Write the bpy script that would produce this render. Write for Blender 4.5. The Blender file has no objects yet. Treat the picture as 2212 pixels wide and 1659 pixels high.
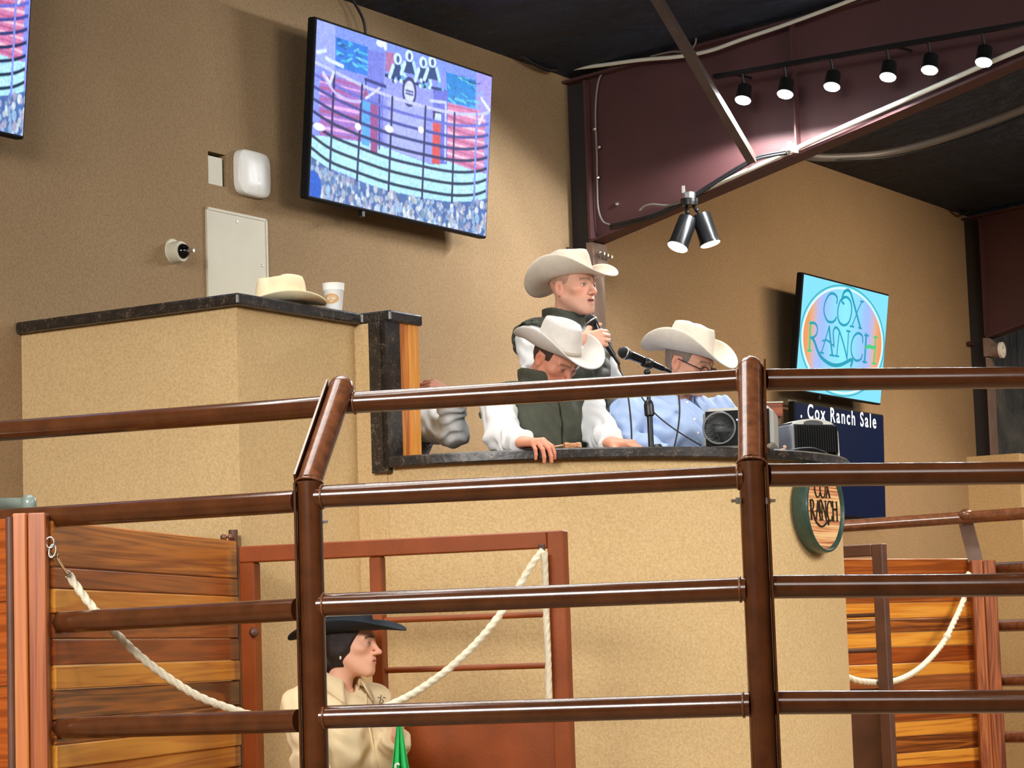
import bpy, math, random
import numpy as np
from mathutils import Vector, Matrix

# ------------------------------------------------------------------ camera
FPX = 5300.0                       # focal length in pixels of a 2212 x 1659 frame
EYE = Vector((0.0, 0.0, 1.55))
PITCH = math.atan(581.5 / FPX)
ROLL = 0.033
F_ = Vector((0, math.cos(PITCH), math.sin(PITCH)))
R0 = Vector((1, 0, 0)); U0 = Vector((0, -math.sin(PITCH), math.cos(PITCH)))
R_ = R0 * math.cos(ROLL) - U0 * math.sin(ROLL)
U_ = R0 * math.sin(ROLL) + U0 * math.cos(ROLL)
scene = bpy.context.scene
cam_data = bpy.data.cameras.new('camera')
cam_data.sensor_width = 36.0
cam_data.lens = 36.0 * FPX / 2212.0
cam_data.clip_start = 0.05
cam = bpy.data.objects.new('camera', cam_data)
m = Matrix((R_, U_, -F_)).transposed().to_4x4(); m.translation = EYE
cam.matrix_world = m
scene.collection.objects.link(cam)
scene.camera = cam

# ------------------------------------------------------------------ view, world, lamps overhead
vs = scene.view_settings
vs.view_transform = 'Standard'; vs.look = 'None'; vs.gamma = 1.0; vs.use_curve_mapping = False
vs.exposure = 0.15
scene.cycles.max_bounces = 6
world = bpy.data.worlds.new('world'); scene.world = world
world.use_nodes = True
world.node_tree.nodes['Background'].inputs[0].default_value = (1.0, 0.97, 0.94, 1)
world.node_tree.nodes['Background'].inputs[1].default_value = 0.20

# wall frame: s runs along the back wall, d is the distance into the room
WU = Vector((0.5336, 0.8457, 0)); WN = Vector((0.8457, -0.5336, 0)); W0 = Vector((-0.9, 11.2, 0))
def W(s, d, z): return W0 + WU * s + WN * d + Vector((0, 0, z))

LAMPS = []
def area_lamp(name, loc, target, size, power, col, size_y=None, spread=math.pi, along=(1, 0, 0)):
    l = bpy.data.lights.new(name, 'AREA'); l.energy = power; l.color = col
    l.shape = 'RECTANGLE' if size_y else 'DISK'; l.size = size
    if size_y: l.size_y = size_y
    l.spread = spread
    o = bpy.data.objects.new(name, l); scene.collection.objects.link(o)
    o.location = loc
    zc = (Vector(loc) - Vector(target)).normalized(); xc = Vector(along); xc = (xc - zc * xc.dot(zc)).normalized(); yc = zc.cross(xc)
    o.rotation_euler = Matrix((xc, yc, zc)).transposed().to_euler()      # long side runs across the hall
    LAMPS.append(o)
    return o
# unseen area lamps added under the roof over the ring and over the seats
for k in range(4):        # unseen tube rows over the ring, shaped for the rail highlights
    area_lamp('unseen_ring_lamp', W(-1.25 - .15 * k, 0.95 + .45 * k, 4.70 + .04 * k), W(-1.25 - .15 * k, 2.85 + .45 * k, 0.0), 6.0, 20, (1.0, 0.97, 0.92), 0.08, math.radians(115), WU)
area_lamp('unseen_ring_lamp', W(5.4, 2.8, 4.85), W(5.0, 1.0, 1.0), 3.0, 150, (1.0, 0.80, 0.58), 0.40, math.radians(150), WU)
# unseen wide lamps on the viewer's side, put in to brighten stand and wall
area_lamp('unseen_seat_lamp', W(-9.0, 3.4, 4.85), W(-2.6, 0.8, 1.4), 3.4, 265, (1.0, 0.97, 0.93), 2.8, math.radians(85))
area_lamp('unseen_seat_lamp', W(-5.4, 9.0, 4.90), W(-0.4, 2.4, 0.8), 3.4, 38, (1.0, 0.97, 0.93), 2.8, math.radians(80))
area_lamp('unseen_seat_lamp', W(-0.4, 8.2, 4.95), W(1.4, 2.0, 1.2), 3.4, 145, (1.0, 0.95, 0.88), 2.8, math.radians(85))
# ------------------------------------------------------------------ pixel -> point on a real plane
def ray(px, py): return F_ * FPX + R_ * (px - 1106.0) - U_ * (py - 829.5)
def at_y(px, py, Y):
    r = ray(px, py); return EYE + r * ((Y - EYE.y) / r.y)
def at_d(px, py, d):
    r = ray(px, py); return EYE + r * ((d - (EYE - W0).dot(WN)) / r.dot(WN))
def at_s(px, py, s):
    r = ray(px, py); return EYE + r * ((s - (EYE - W0).dot(WU)) / r.dot(WU))
def at_z(px, py, z):
    r = ray(px, py); return EYE + r * ((z - EYE.z) / r.z)
def sd(p):
    q = Vector(p) - W0; return q.dot(WU), q.dot(WN)

# ------------------------------------------------------------------ materials
MATS = {}
def srgb(r, g, b):
    f = lambda c: (c / 255.0 / 12.92) if c / 255.0 <= 0.04045 else ((c / 255.0 + 0.055) / 1.055) ** 2.4
    return (f(r), f(g), f(b), 1.0)
def new_mat(name):
    mt = bpy.data.materials.new(name); mt.use_nodes = True
    nt = mt.node_tree; b = nt.nodes['Principled BSDF']
    MATS[name] = mt
    return mt, nt, b
def ramp(nt, stops):
    r = nt.nodes.new('ShaderNodeValToRGB')
    e = r.color_ramp.elements
    while len(e) < len(stops): e.new(0.5)
    for i, (p, c) in enumerate(stops):
        e[i].position = p; e[i].color = c
    return r
def noise(nt, scale, detail=3.0, rough=0.55, coord='Object', stretch=None, dist=0.0):
    tc = nt.nodes.new('ShaderNodeTexCoord')
    n = nt.nodes.new('ShaderNodeTexNoise'); n.inputs['Scale'].default_value = scale
    n.inputs['Detail'].default_value = detail; n.inputs['Roughness'].default_value = rough
    n.inputs['Distortion'].default_value = dist
    if stretch:
        mp = nt.nodes.new('ShaderNodeMapping'); mp.inputs['Scale'].default_value = stretch
        nt.links.new(tc.outputs[coord], mp.inputs['Vector']); nt.links.new(mp.outputs[0], n.inputs['Vector'])
    else:
        nt.links.new(tc.outputs[coord], n.inputs['Vector'])
    return n
def bump(nt, b, src, strength, dist=0.01):
    bp = nt.nodes.new('ShaderNodeBump'); bp.inputs['Strength'].default_value = strength
    bp.inputs['Distance'].default_value = dist
    nt.links.new(src, bp.inputs['Height']); nt.links.new(bp.outputs[0], b.inputs['Normal'])
def plain(name, col, rough=0.6, metal=0.0, var=0.0, scale=8.0, bmp=0.0, bscale=60.0, coat=0.0, emit=None, spec=0.5):
    mt, nt, b = new_mat(name)
    b.inputs['Base Color'].default_value = col
    b.inputs['Roughness'].default_value = rough; b.inputs['Metallic'].default_value = metal
    b.inputs['Coat Weight'].default_value = coat; b.inputs['Coat Roughness'].default_value = 0.12
    b.inputs['Specular IOR Level'].default_value = spec
    if var > 0:
        n = noise(nt, scale)
        r = ramp(nt, [(0.3, tuple(c * (1 - var) for c in col[:3]) + (1,)), (0.7, tuple(min(1, c * (1 + var)) for c in col[:3]) + (1,))])
        nt.links.new(n.outputs['Fac'], r.inputs[0]); nt.links.new(r.outputs[0], b.inputs['Base Color'])
    if bmp > 0:
        n2 = noise(nt, bscale, 2.0); bump(nt, b, n2.outputs['Fac'], bmp)
    if emit:
        b.inputs['Emission Color'].default_value = emit[0]; b.inputs['Emission Strength'].default_value = emit[1]
    return mt
def stucco(name, c1, c2, c3):
    mt, nt, b = new_mat(name)
    n = noise(nt, 1.3, 3.0); n2 = noise(nt, 95.0, 4.0, 0.7)
    r = ramp(nt, [(0.3, c1), (0.7, c2)])
    nt.links.new(n.outputs['Fac'], r.inputs[0])
    r2 = ramp(nt, [(0.36, c3), (0.62, (1, 1, 1, 1))])
    nt.links.new(n2.outputs['Fac'], r2.inputs[0])
    mx = nt.nodes.new('ShaderNodeMix'); mx.data_type = 'RGBA'; mx.blend_type = 'MULTIPLY'
    mx.inputs[0].default_value = 0.40
    nt.links.new(r.outputs[0], mx.inputs[6]); nt.links.new(r2.outputs[0], mx.inputs[7])
    nt.links.new(mx.outputs[2], b.inputs['Base Color'])
    b.inputs['Roughness'].default_value = 0.92; b.inputs['Specular IOR Level'].default_value = 0.15
    bump(nt, b, n2.outputs['Fac'], 0.4, 0.006)
    return mt
def wood(name, light, dark, axis=0, seed=0.0, scale=1.0, contrast=(0.35, 0.7), rough=0.38):
    mt, nt, b = new_mat(name)
    tc = nt.nodes.new('ShaderNodeTexCoord'); mp = nt.nodes.new('ShaderNodeMapping')
    st = [26.0 * scale] * 3; st[axis] = 1.1 * scale
    mp.inputs['Scale'].default_value = st; mp.inputs['Location'].default_value = (seed, seed * 1.7, seed * 0.6)
    nt.links.new(tc.outputs['Generated' if False else 'Object'], mp.inputs['Vector'])
    n = nt.nodes.new('ShaderNodeTexNoise'); n.inputs['Scale'].default_value = 0.55; n.inputs['Detail'].default_value = 2.0
    n.inputs['Distortion'].default_value = 1.6
    nt.links.new(mp.outputs[0], n.inputs['Vector'])
    mm = nt.nodes.new('ShaderNodeMath'); mm.operation = 'MULTIPLY'; mm.inputs[1].default_value = 7.0
    fr = nt.nodes.new('ShaderNodeMath'); fr.operation = 'PINGPONG'; fr.inputs[1].default_value = 1.0
    nt.links.new(n.outputs['Fac'], mm.inputs[0]); nt.links.new(mm.outputs[0], fr.inputs[0])
    n3 = nt.nodes.new('ShaderNodeTexNoise'); n3.inputs['Scale'].default_value = 2.6; n3.inputs['Detail'].default_value = 4.0
    nt.links.new(mp.outputs[0], n3.inputs['Vector'])
    ad = nt.nodes.new('ShaderNodeMath'); ad.operation = 'MULTIPLY_ADD'; ad.inputs[1].default_value = 0.45
    nt.links.new(fr.outputs[0], ad.inputs[0]); 
    m2 = nt.nodes.new('ShaderNodeMath'); m2.operation = 'MULTIPLY'; m2.inputs[1].default_value = 0.6
    nt.links.new(n3.outputs['Fac'], m2.inputs[0]); nt.links.new(m2.outputs[0], ad.inputs[2])
    r = ramp(nt, [(contrast[0], light), (contrast[1], dark)])
    nt.links.new(ad.outputs[0], r.inputs[0]); nt.links.new(r.outputs[0], b.inputs['Base Color'])
    b.inputs['Roughness'].default_value = rough
    b.inputs['Coat Weight'].default_value = 0.25; b.inputs['Coat Roughness'].default_value = 0.25
    return mt
def granite(name):
    mt, nt, b = new_mat(name)
    n = noise(nt, 120.0, 3.0, 0.7); n2 = noise(nt, 28.0, 2.0)
    r = ramp(nt, [(0.35, srgb(22, 20, 20)), (0.55, srgb(44, 38, 34)), (0.66, srgb(96, 82, 70)), (0.78, srgb(150, 132, 116))])
    mm = nt.nodes.new('ShaderNodeMath'); mm.operation = 'MULTIPLY_ADD'; mm.inputs[1].default_value = 0.62
    m2 = nt.nodes.new('ShaderNodeMath'); m2.operation = 'MULTIPLY'; m2.inputs[1].default_value = 0.4
    nt.links.new(n2.outputs['Fac'], m2.inputs[0]); nt.links.new(n.outputs['Fac'], mm.inputs[0]); nt.links.new(m2.outputs[0], mm.inputs[2])
    nt.links.new(mm.outputs[0], r.inputs[0]); nt.links.new(r.outputs[0], b.inputs['Base Color'])
    b.inputs['Roughness'].default_value = 0.28
    bump(nt, b, n2.outputs['Fac'], 0.3, 0.004)
    return mt
def vcol(name, rough=0.55, emit=0.0, spec=0.4, sss=0.0, bmp=0.0, bscale=200.0):
    mt, nt, b = new_mat(name)
    a = nt.nodes.new('ShaderNodeAttribute'); a.attribute_name = 'col'
    b.inputs['Roughness'].default_value = rough; b.inputs['Specular IOR Level'].default_value = spec
    if emit > 0:
        b.inputs['Base Color'].default_value = (0.01, 0.01, 0.012, 1)
        nt.links.new(a.outputs['Color'], b.inputs['Emission Color']); b.inputs['Emission Strength'].default_value = emit
        mt.cycles.emission_sampling = 'NONE'
    else:
        nt.links.new(a.outputs['Color'], b.inputs['Base Color'])
    if sss > 0:
        b.inputs['Subsurface Weight'].default_value = sss
        b.inputs['Subsurface Radius'].default_value = (0.010, 0.004, 0.002)
        b.inputs['Subsurface Scale'].default_value = 0.6
    if bmp > 0:
        n2 = noise(nt, bscale, 2.0); bump(nt, b, n2.outputs['Fac'], bmp, 0.003)
    return mt
def emission(name, col, strength):
    mt, nt, b = new_mat(name)
    b.inputs['Base Color'].default_value = (0.8, 0.8, 0.8, 1)
    b.inputs['Emission Color'].default_value = col; b.inputs['Emission Strength'].default_value = strength
    return mt

M_WALL = stucco('wall_stucco', srgb(156, 131, 99), srgb(166, 140, 107), srgb(172, 152, 124))
M_TAN = stucco('podium_stucco', srgb(206, 177, 130), srgb(214, 186, 139), srgb(190, 170, 138))
M_GRAN = granite('granite')
M_PIPE = plain('brown_pipe_paint', srgb(78, 42, 20), 0.19, 0.0, 0.22, 14.0, 0.015, 90.0, coat=0.5)
M_PIPE2 = plain('worn_brown_pipe_paint', srgb(110, 66, 40), 0.26, 0.0, 0.35, 30.0, 0.05, 60.0, coat=0.5)
M_STEEL = plain('brown_steel_paint', srgb(146, 68, 14), 0.45, 0.0, 0.12, 10.0, 0.05, 80.0)
M_STEEL_D = plain('dark_brown_steel', srgb(92, 58, 42), 0.5, 0.0, 0.2, 9.0)
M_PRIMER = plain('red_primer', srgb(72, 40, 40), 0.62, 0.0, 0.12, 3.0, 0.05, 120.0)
M_BRACE = plain('brace_steel', srgb(74, 60, 54), 0.6, 0.0, 0.15, 9.0)
M_MATTE = plain('matte_black', srgb(15, 15, 17), 0.7, spec=0.2)
M_GREYPRIMER = plain('grey_primer', srgb(128, 106, 94), 0.6, 0.0, 0.12, 9.0)
M_BLACK = plain('black_plastic', srgb(22, 22, 24), 0.38)
M_BLACKM = plain('black_metal', srgb(26, 27, 28), 0.32, 0.3)
M_WHITE = plain('white_plastic', srgb(238, 236, 230), 0.4)
M_CREAM = plain('cream_paint', srgb(205, 198, 176), 0.6, 0.0, 0.04, 6.0)
M_CHROME = plain('galvanised', srgb(190, 188, 182), 0.3, 0.9)
M_CONDUIT = plain('conduit_pvc', srgb(205, 205, 190), 0.45)
M_WIRE = plain('grey_cable', srgb(120, 112, 104), 0.5)
M_BWIRE = plain('black_cable', srgb(24, 22, 24), 0.5)
M_ROPE = plain('cream_rope', srgb(236, 224, 196), 0.85, 0.0, 0.1, 40.0, 0.4, 300.0)
M_SAND = plain('ring_sand', srgb(150, 120, 88), 0.95, 0.0, 0.2, 5.0, 0.6, 40.0)

# ------------------------------------------------------------------ mesh helpers
class MB:
    def __init__(self): self.v = []; self.f = []; self.mi = []; self.cur = 0
    def add(self, vs_, fs_):
        o = len(self.v); self.v += [tuple(p) for p in vs_]
        for f in fs_: self.f.append(tuple(i + o for i in f)); self.mi.append(self.cur)
    def hexa(self, p8):
        self.add(p8, [(0, 3, 2, 1), (4, 5, 6, 7), (0, 1, 5, 4), (1, 2, 6, 5), (2, 3, 7, 6), (3, 0, 4, 7)])
    def box(self, c, ax, ay, az):           # centre and three half axes
        c, ax, ay, az = map(Vector, (c, ax, ay, az))
        self.hexa([c - ax - ay - az, c + ax - ay - az, c + ax + ay - az, c - ax + ay - az,
                   c - ax - ay + az, c + ax - ay + az, c + ax + ay + az, c - ax + ay + az])
    def bbox(self, c, ax, ay, az, bev):     # chamfered box
        c, ax, ay, az = map(Vector, (c, ax, ay, az))
        la, lb, lc = ax.length, ay.length, az.length
        ux, uy, uz = ax / la, ay / lb, az / lc
        bev = min(bev, 0.45 * min(la, lb, lc))
        pts = []
        for sx in (-1, 1):
            for sy in (-1, 1):
                for sz in (-1, 1):
                    for k in range(3):
                        e = [la, lb, lc]
                        for q in range(3):
                            if q != k: e[q] -= bev
                        pts.append(c + ux * sx * e[0] + uy * sy * e[1] + uz * sz * e[2])
        import bmesh
        bm = bmesh.new()
        for p in pts: bm.verts.new(p)
        bmesh.ops.convex_hull(bm, input=bm.verts[:])
        bm.verts.index_update()
        self.add([v.co for v in bm.verts], [[v.index for v in f.verts] for f in bm.faces])
        bm.free()
    def wbox(self, s0, s1, d0, d1, z0, z1): # box in wall coordinates
        self.hexa([W(s0, d1, z0), W(s1, d1, z0), W(s1, d0, z0), W(s0, d0, z0), W(s0, d1, z1), W(s1, d1, z1), W(s1, d0, z1), W(s0, d0, z1)])
    def prism(self, poly, off):             # polygon (3D points) extruded by a vector
        n = len(poly); off = Vector(off); a = [Vector(p) for p in poly]
        self.add(a + [p + off for p in a], [tuple(range(n))[::-1], tuple(range(n, 2 * n))] + [(i, (i + 1) % n, n + (i + 1) % n, n + i) for i in range(n)])
    def tube(self, pts, r, n=12, caps=True, prof=None):
        pts = [Vector(p) for p in pts]; k = len(pts)
        rs = list(r) if isinstance(r, (list, tuple)) else [r] * k
        tang = []
        for i in range(k):
            a = pts[max(0, i - 1)]; b = pts[min(k - 1, i + 1)]; tang.append((b - a).normalized())
        ref = Vector((0, 0, 1)) if abs(tang[0].z) < 0.9 else Vector((1, 0, 0))
        u = tang[0].cross(ref).normalized()
        V = []
        run = 0.0
        for i in range(k):
            if i: run += (pts[i] - pts[i - 1]).length
            t = tang[i]; u = (u - t * u.dot(t)).normalized(); w = t.cross(u)
            for j in range(n):
                a = 2 * math.pi * j / n
                rr = rs[i] * (prof(a, run) if prof else 1.0)
                V.append(pts[i] + u * (math.cos(a) * rr) + w * (math.sin(a) * rr))
        Fs = [(i * n + j, i * n + (j + 1) % n, (i + 1) * n + (j + 1) % n, (i + 1) * n + j) for i in range(k - 1) for j in range(n)]
        if caps: Fs += [tuple(range(n))[::-1], tuple(range((k - 1) * n, k * n))]
        self.add(V, Fs)
    def lathe(self, prof, c, axis, n=24, ref=None):   # prof: list of (radius, height along axis)
        c = Vector(c); ax = Vector(axis).normalized()
        ref = Vector(ref) if ref else (Vector((1, 0, 0)) if abs(ax.x) < 0.8 else Vector((0, 1, 0)))
        u = (ref - ax * ref.dot(ax)).normalized(); w = ax.cross(u)
        V = []
        for r, h in prof:
            for j in range(n):
                a = 2 * math.pi * j / n
                V.append(c + ax * h + u * (r * math.cos(a)) + w * (r * math.sin(a)))
        k = len(prof)
        Fs = [(i * n + j, i * n + (j + 1) % n, (i + 1) * n + (j + 1) % n, (i + 1) * n + j) for i in range(k - 1) for j in range(n)]
        Fs += [tuple(range(n))[::-1], tuple(range((k - 1) * n, k * n))]
        self.add(V, Fs)
    def sphere(self, c, r, n=14, mrows=9, sc=(1, 1, 1)):
        c = Vector(c); V = []; Fs = []
        for i in range(mrows + 1):
            t = math.pi * i / mrows
            for j in range(n):
                a = 2 * math.pi * j / n
                V.append(c + Vector((r * sc[0] * math.sin(t) * math.cos(a), r * sc[1] * math.sin(t) * math.sin(a), r * sc[2] * math.cos(t))))
        for i in range(mrows):
            for j in range(n): Fs.append((i * n + j, (i + 1) * n + j, (i + 1) * n + (j + 1) % n, i * n + (j + 1) % n))
        self.add(V, Fs)
    def build(self, name, mats, parent=None, smooth=False, col=None):
        return mesh_obj(name, self.v, self.f, mats, parent, smooth, col, self.mi)

def mesh_obj(name, verts, faces, mats, parent=None, smooth=False, col=None, mi=None, recalc=True):
    me = bpy.data.meshes.new(name)
    if isinstance(verts, np.ndarray):
        verts = verts.tolist()
    if isinstance(faces, np.ndarray): faces = faces.tolist()
    me.from_pydata([tuple(p) for p in verts], [], faces)
    if not isinstance(mats, (list, tuple)): mats = [mats]
    for mt in mats: me.materials.append(mt)
    if mi is not None and len(mats) > 1: me.polygons.foreach_set('material_index', mi)
    if recalc:
        import bmesh
        bm = bmesh.new(); bm.from_mesh(me); bmesh.ops.recalc_face_normals(bm, faces=bm.faces[:]); bm.to_mesh(me); bm.free()
    if smooth is True: me.polygons.foreach_set('use_smooth', [True] * len(me.polygons))
    elif smooth:
        me.polygons.foreach_set('use_smooth', [True] * len(me.polygons))
        me.set_sharp_from_angle(angle=math.radians(smooth))
    if col is not None:
        a = me.color_attributes.new('col', 'FLOAT_COLOR', 'POINT')
        c4 = np.ones((len(me.vertices), 4), dtype=np.float32); c4[:, :3] = np.asarray(col)[:, :3]
        a.data.foreach_set('color', c4.ravel())
    me.update()
    o = bpy.data.objects.new(name, me); scene.collection.objects.link(o)
    if parent is not None:
        o.parent = parent; o.matrix_parent_inverse = parent_inv(parent)
    return o
def world_of(o):
    mt = o.matrix_basis.copy()
    if o.parent is not None: mt = world_of(o.parent) @ o.matrix_parent_inverse @ mt
    return mt
def parent_inv(p): return world_of(p).inverted()
def tag(o, label, cat=None, group=None, kind=None):
    if label: o['label'] = label
    if cat: o['category'] = cat
    if group: o['group'] = group
    if kind: o['kind'] = kind
    return o
def thing(name, label, cat, loc, group=None):
    o = bpy.data.objects.new(name, None); scene.collection.objects.link(o)
    o.location = loc; o.empty_display_size = 0.1
    return tag(o, label, cat, group)
def struct(o, label=None):
    o['kind'] = 'structure'
    if label: o['label'] = label
    return o
def copy_tree(o, parent=None):
    c = o.copy(); scene.collection.objects.link(c); c.parent = parent
    for ch in [q for q in bpy.data.objects if q.parent == o]: copy_tree(ch, c)
    return c
Z = Vector((0, 0, 1))
def V3(*a): return Vector(a)
# ================================================================== THE SETTING
# back wall with one small opening for the old junction box
na = at_d(449, 326, 0); nb = at_d(489, 398, 0)
ns0, ns1 = sd(na)[0], sd(nb)[0]; nz1 = na.z + 0.0; nz0 = at_d(450, 396, 0).z
def quad_wall(mb, s0, s1, z0, z1): mb.wbox(s0, s1, -0.22, 0.0, z0, z1)
EAVE = 4.66
mb = MB()
quad_wall(mb, -10.0, ns0, 0.0, EAVE + 0.1); quad_wall(mb, ns1, 8.35, 0.0, EAVE + 0.1)
quad_wall(mb, ns0, ns1, 0.0, nz0); quad_wall(mb, ns0, ns1, nz1, EAVE + 0.1)
struct(mb.build('wall_back', M_WALL), 'brown textured stucco wall behind the auction stand')
# black plastic sheeting on the far bay
M_SHEET, nt, b = new_mat('black_sheeting')
n = noise(nt, 2.2, 5.0, 0.65, dist=1.2); r = ramp(nt, [(0.35, srgb(60, 63, 64)), (0.75, srgb(126, 124, 114))])
nt.links.new(n.outputs['Fac'], r.inputs[0]); nt.links.new(r.outputs[0], b.inputs['Base Color'])
b.inputs['Roughness'].default_value = 0.5
n2 = noise(nt, 7.0, 3.0, stretch=(1, 1, 0.35)); bump(nt, b, n2.outputs['Fac'], 0.9, 0.06)
mb = MB(); mb.wbox(8.35, 14.0, -0.22, -0.04, 0.0, 5.0)
struct(mb.build('wall_far', M_SHEET), 'black plastic sheeting covering the far bay of wall')
# stucco plinth under the second column
plz = at_d(2087, 987, 0.0).z
mb = MB(); mb.wbox(7.86, 14.0, 0.0, 0.40, 0.0, plz)
struct(mb.build('wall_plinth', M_TAN), 'tan stucco plinth below the far steel column')
# other walls, floor, roof lining
mb = MB(); mb.wbox(-14.0, 14.0, -0.3, 16.0, -0.12, 0.0)
struct(mb.build('floor', M_SAND), 'sandy sale ring floor')
M_ROOF, nt, b = new_mat('black_roof_lining')
n = noise(nt, 3.0, 5.0, 0.65, dist=0.8); r = ramp(nt, [(0.35, srgb(6, 20, 38)), (0.62, srgb(18, 40, 66)), (0.8, srgb(60, 72, 80))])
nt.links.new(n.outputs['Fac'], r.inputs[0]); nt.links.new(r.outputs[0], b.inputs['Base Color'])
b.inputs['Roughness'].default_value = 0.7
n2 = noise(nt, 9.0, 4.0); bump(nt, b, n2.outputs['Fac'], 0.8, 0.05)
RS = 0.082
mb = MB()
mb.hexa([W(-14, 16, EAVE + 16 * RS), W(14, 16, EAVE + 16 * RS), W(14, -0.2, EAVE), W(-14, -0.2, EAVE),
         W(-14, 16, EAVE + 16 * RS + .1), W(14, 16, EAVE + 16 * RS + .1), W(14, -0.2, EAVE + .1), W(-14, -0.2, EAVE + .1)])
struct(mb.build('ceiling', M_ROOF), 'black wrinkled roof insulation lining')
mb = MB(); mb.wbox(-14.2, -14.0, -0.3, 16.0, 0.0, 6.2); struct(mb.build('wall_left', M_WALL))
mb = MB(); mb.wbox(-14.0, 14.0, 16.0, 16.2, 0.0, 6.4); struct(mb.build('wall_front', M_WALL))

# ------------------------------------------------------------------ steel frames
def steel_frame(sc_, lab_r, lab_c, plate_px=None):
    """tapered column on the wall and tapered rafter running into the room"""
    fw = 0.066; ft = 0.014
    rf = thing('steel_rafter', lab_r, 'rafter', W(sc_, 1.2, 4.3))
    zb = lambda d: 3.755 + 0.247 * (d - 0.16)
    zt = lambda d: EAVE - 0.015 + RS * d
    D1 = 5.6
    mb = MB()
    ds = [0.02, 0.16, 1.0, 2.0, 2.6]
    poly = [W(sc_ - 0.006, d, zb(d)) for d in (0.135, 2.75)] + [W(sc_ - 0.006, D1, zb(2.75) + 0.1 * (D1 - 2.75)), W(sc_ - 0.006, D1, zt(D1)), W(sc_ - 0.006, 0.135, zt(0.135))]
    mb.prism(poly, WU * 0.012)
    mb.build('web', M_PRIMER, rf)
    mb = MB()
    for a, b_ in ((0.14, 2.75), (2.75, D1)):
        za, zb2 = zb(a), (zb(2.75) if b_ == 2.75 else zb(2.75) + 0.1 * (D1 - 2.75))
        if a == 2.75: za = zb(2.75)
        mb.hexa([W(sc_ - fw, b_, zb2 - ft), W(sc_ + fw, b_, zb2 - ft), W(sc_ + fw, a, za - ft), W(sc_ - fw, a, za - ft),
                 W(sc_ - fw, b_, zb2), W(sc_ + fw, b_, zb2), W(sc_ + fw, a, za), W(sc_ - fw, a, za)])
    mb.build('bottom_flange', M_PRIMER, rf)
    mb = MB()
    mb.hexa([W(sc_ - fw, D1, zt(D1) - ft), W(sc_ + fw, D1, zt(D1) - ft), W(sc_ + fw, 0.0, zt(0) - ft), W(sc_ - fw, 0.0, zt(0) - ft),
             W(sc_ - fw, D1, zt(D1)), W(sc_ + fw, D1, zt(D1)), W(sc_ + fw, 0.0, zt(0)), W(sc_ - fw, 0.0, zt(0))])
    mb.build('top_flange', M_PRIMER, rf)
    for d in (1.38,):
        mb = MB(); mb.wbox(sc_ - fw * .9, sc_ - 0.006, d, d + 0.008, zb(d), zt(d) - ft); mb.build('stiffener', M_PRIMER, rf)
    co = thing('steel_column', lab_c, 'column', W(sc_, 0.1, 0))
    mb = MB()
    dt, db = 0.135, 0.11
    top = zb(0.16)
    # web, wall flange and knee above
    mb.prism([W(sc_ - 0.005, 0, 0), W(sc_ - 0.005, db, 0), W(sc_ - 0.005, dt, top), W(sc_ - 0.005, dt, EAVE - 0.03), W(sc_ - 0.005, 0, EAVE - 0.03)], WU * 0.01)
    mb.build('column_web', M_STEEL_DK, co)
    mb = MB()
    mb.hexa([W(sc_ - fw, db + ft, 0), W(sc_ + fw, db + ft, 0), W(sc_ + fw, db, 0), W(sc_ - fw, db, 0),
             W(sc_ - fw, dt + ft, top - 0.16), W(sc_ + fw, dt + ft, top - 0.16), W(sc_ + fw, dt, top - 0.16), W(sc_ - fw, dt, top - 0.16)])
    mb.build('lower_flange', M_GREYPRIMER, co)
    mb = MB(); mb.wbox(sc_ - fw, sc_ + fw, dt, dt + ft, top, EAVE - 0.03); mb.build('knee_flange', M_PRIMER, co)
    mb = MB(); mb.wbox(sc_ - fw * 1.15, sc_ + fw * 1.15, dt - 0.01, dt + 0.03, top - 0.155, top - 0.02); pl = mb.build('splice_plate', M_GREYPRIMER, co)
    for k in (-1, 0, 1):
        mb = MB(); c = W(sc_ + 0.02 + 0.04 * k, dt + 0.03, top - 0.085 - 0.004 * k)
        mb.lathe([(0.016, 0), (0.016, 0.016), (0.009, 0.017), (0.009, 0.04)], c, WN, 6); mb.build('bolt', M_CHROME, pl)
    mb = MB()
    mb.wbox(sc_ - 0.10, sc_ - 0.008, 0.012, 0.03, top - 0.06, top - 0.035)
    mb.build('girt_clip', M_PRIMER, co)
    return rf, co
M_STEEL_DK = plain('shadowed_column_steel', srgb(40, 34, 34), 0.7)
S1 = 2.36; S2 = 8.06
fr1 = steel_frame(S1, 'dark red tapered steel rafter behind the row of six lamps', 'dark steel wall column left of the twin spotlight')
fr2 = steel_frame(S2, 'dark red steel rafter at the far right edge above the sheeting', 'slim grey steel column right of the wall televisions')

# brace from the rafter's bottom flange up to the roof
a = at_s(1624, 352, S1 - 0.10); b_ = at_s(1398, -30, S1 - 0.95)
mb = MB(); dirv = (b_ - a).normalized(); side = dirv.cross(WN).normalized(); nrm = side.cross(dirv).normalized()
mb.box((a + b_) / 2, dirv * ((b_ - a).length / 2), WN * 0.024, dirv.cross(WN).normalized() * 0.003)
mb.box((a + b_) / 2 + WN * 0.022 + dirv.cross(WN).normalized() * 0.016, dirv * ((b_ - a).length / 2), WN * 0.003, dirv.cross(WN).normalized() * 0.018)
tag(mb.build('flange_brace', M_BRACE), 'thin angle iron brace slanting from the rafter to the roof', 'brace')

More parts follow.
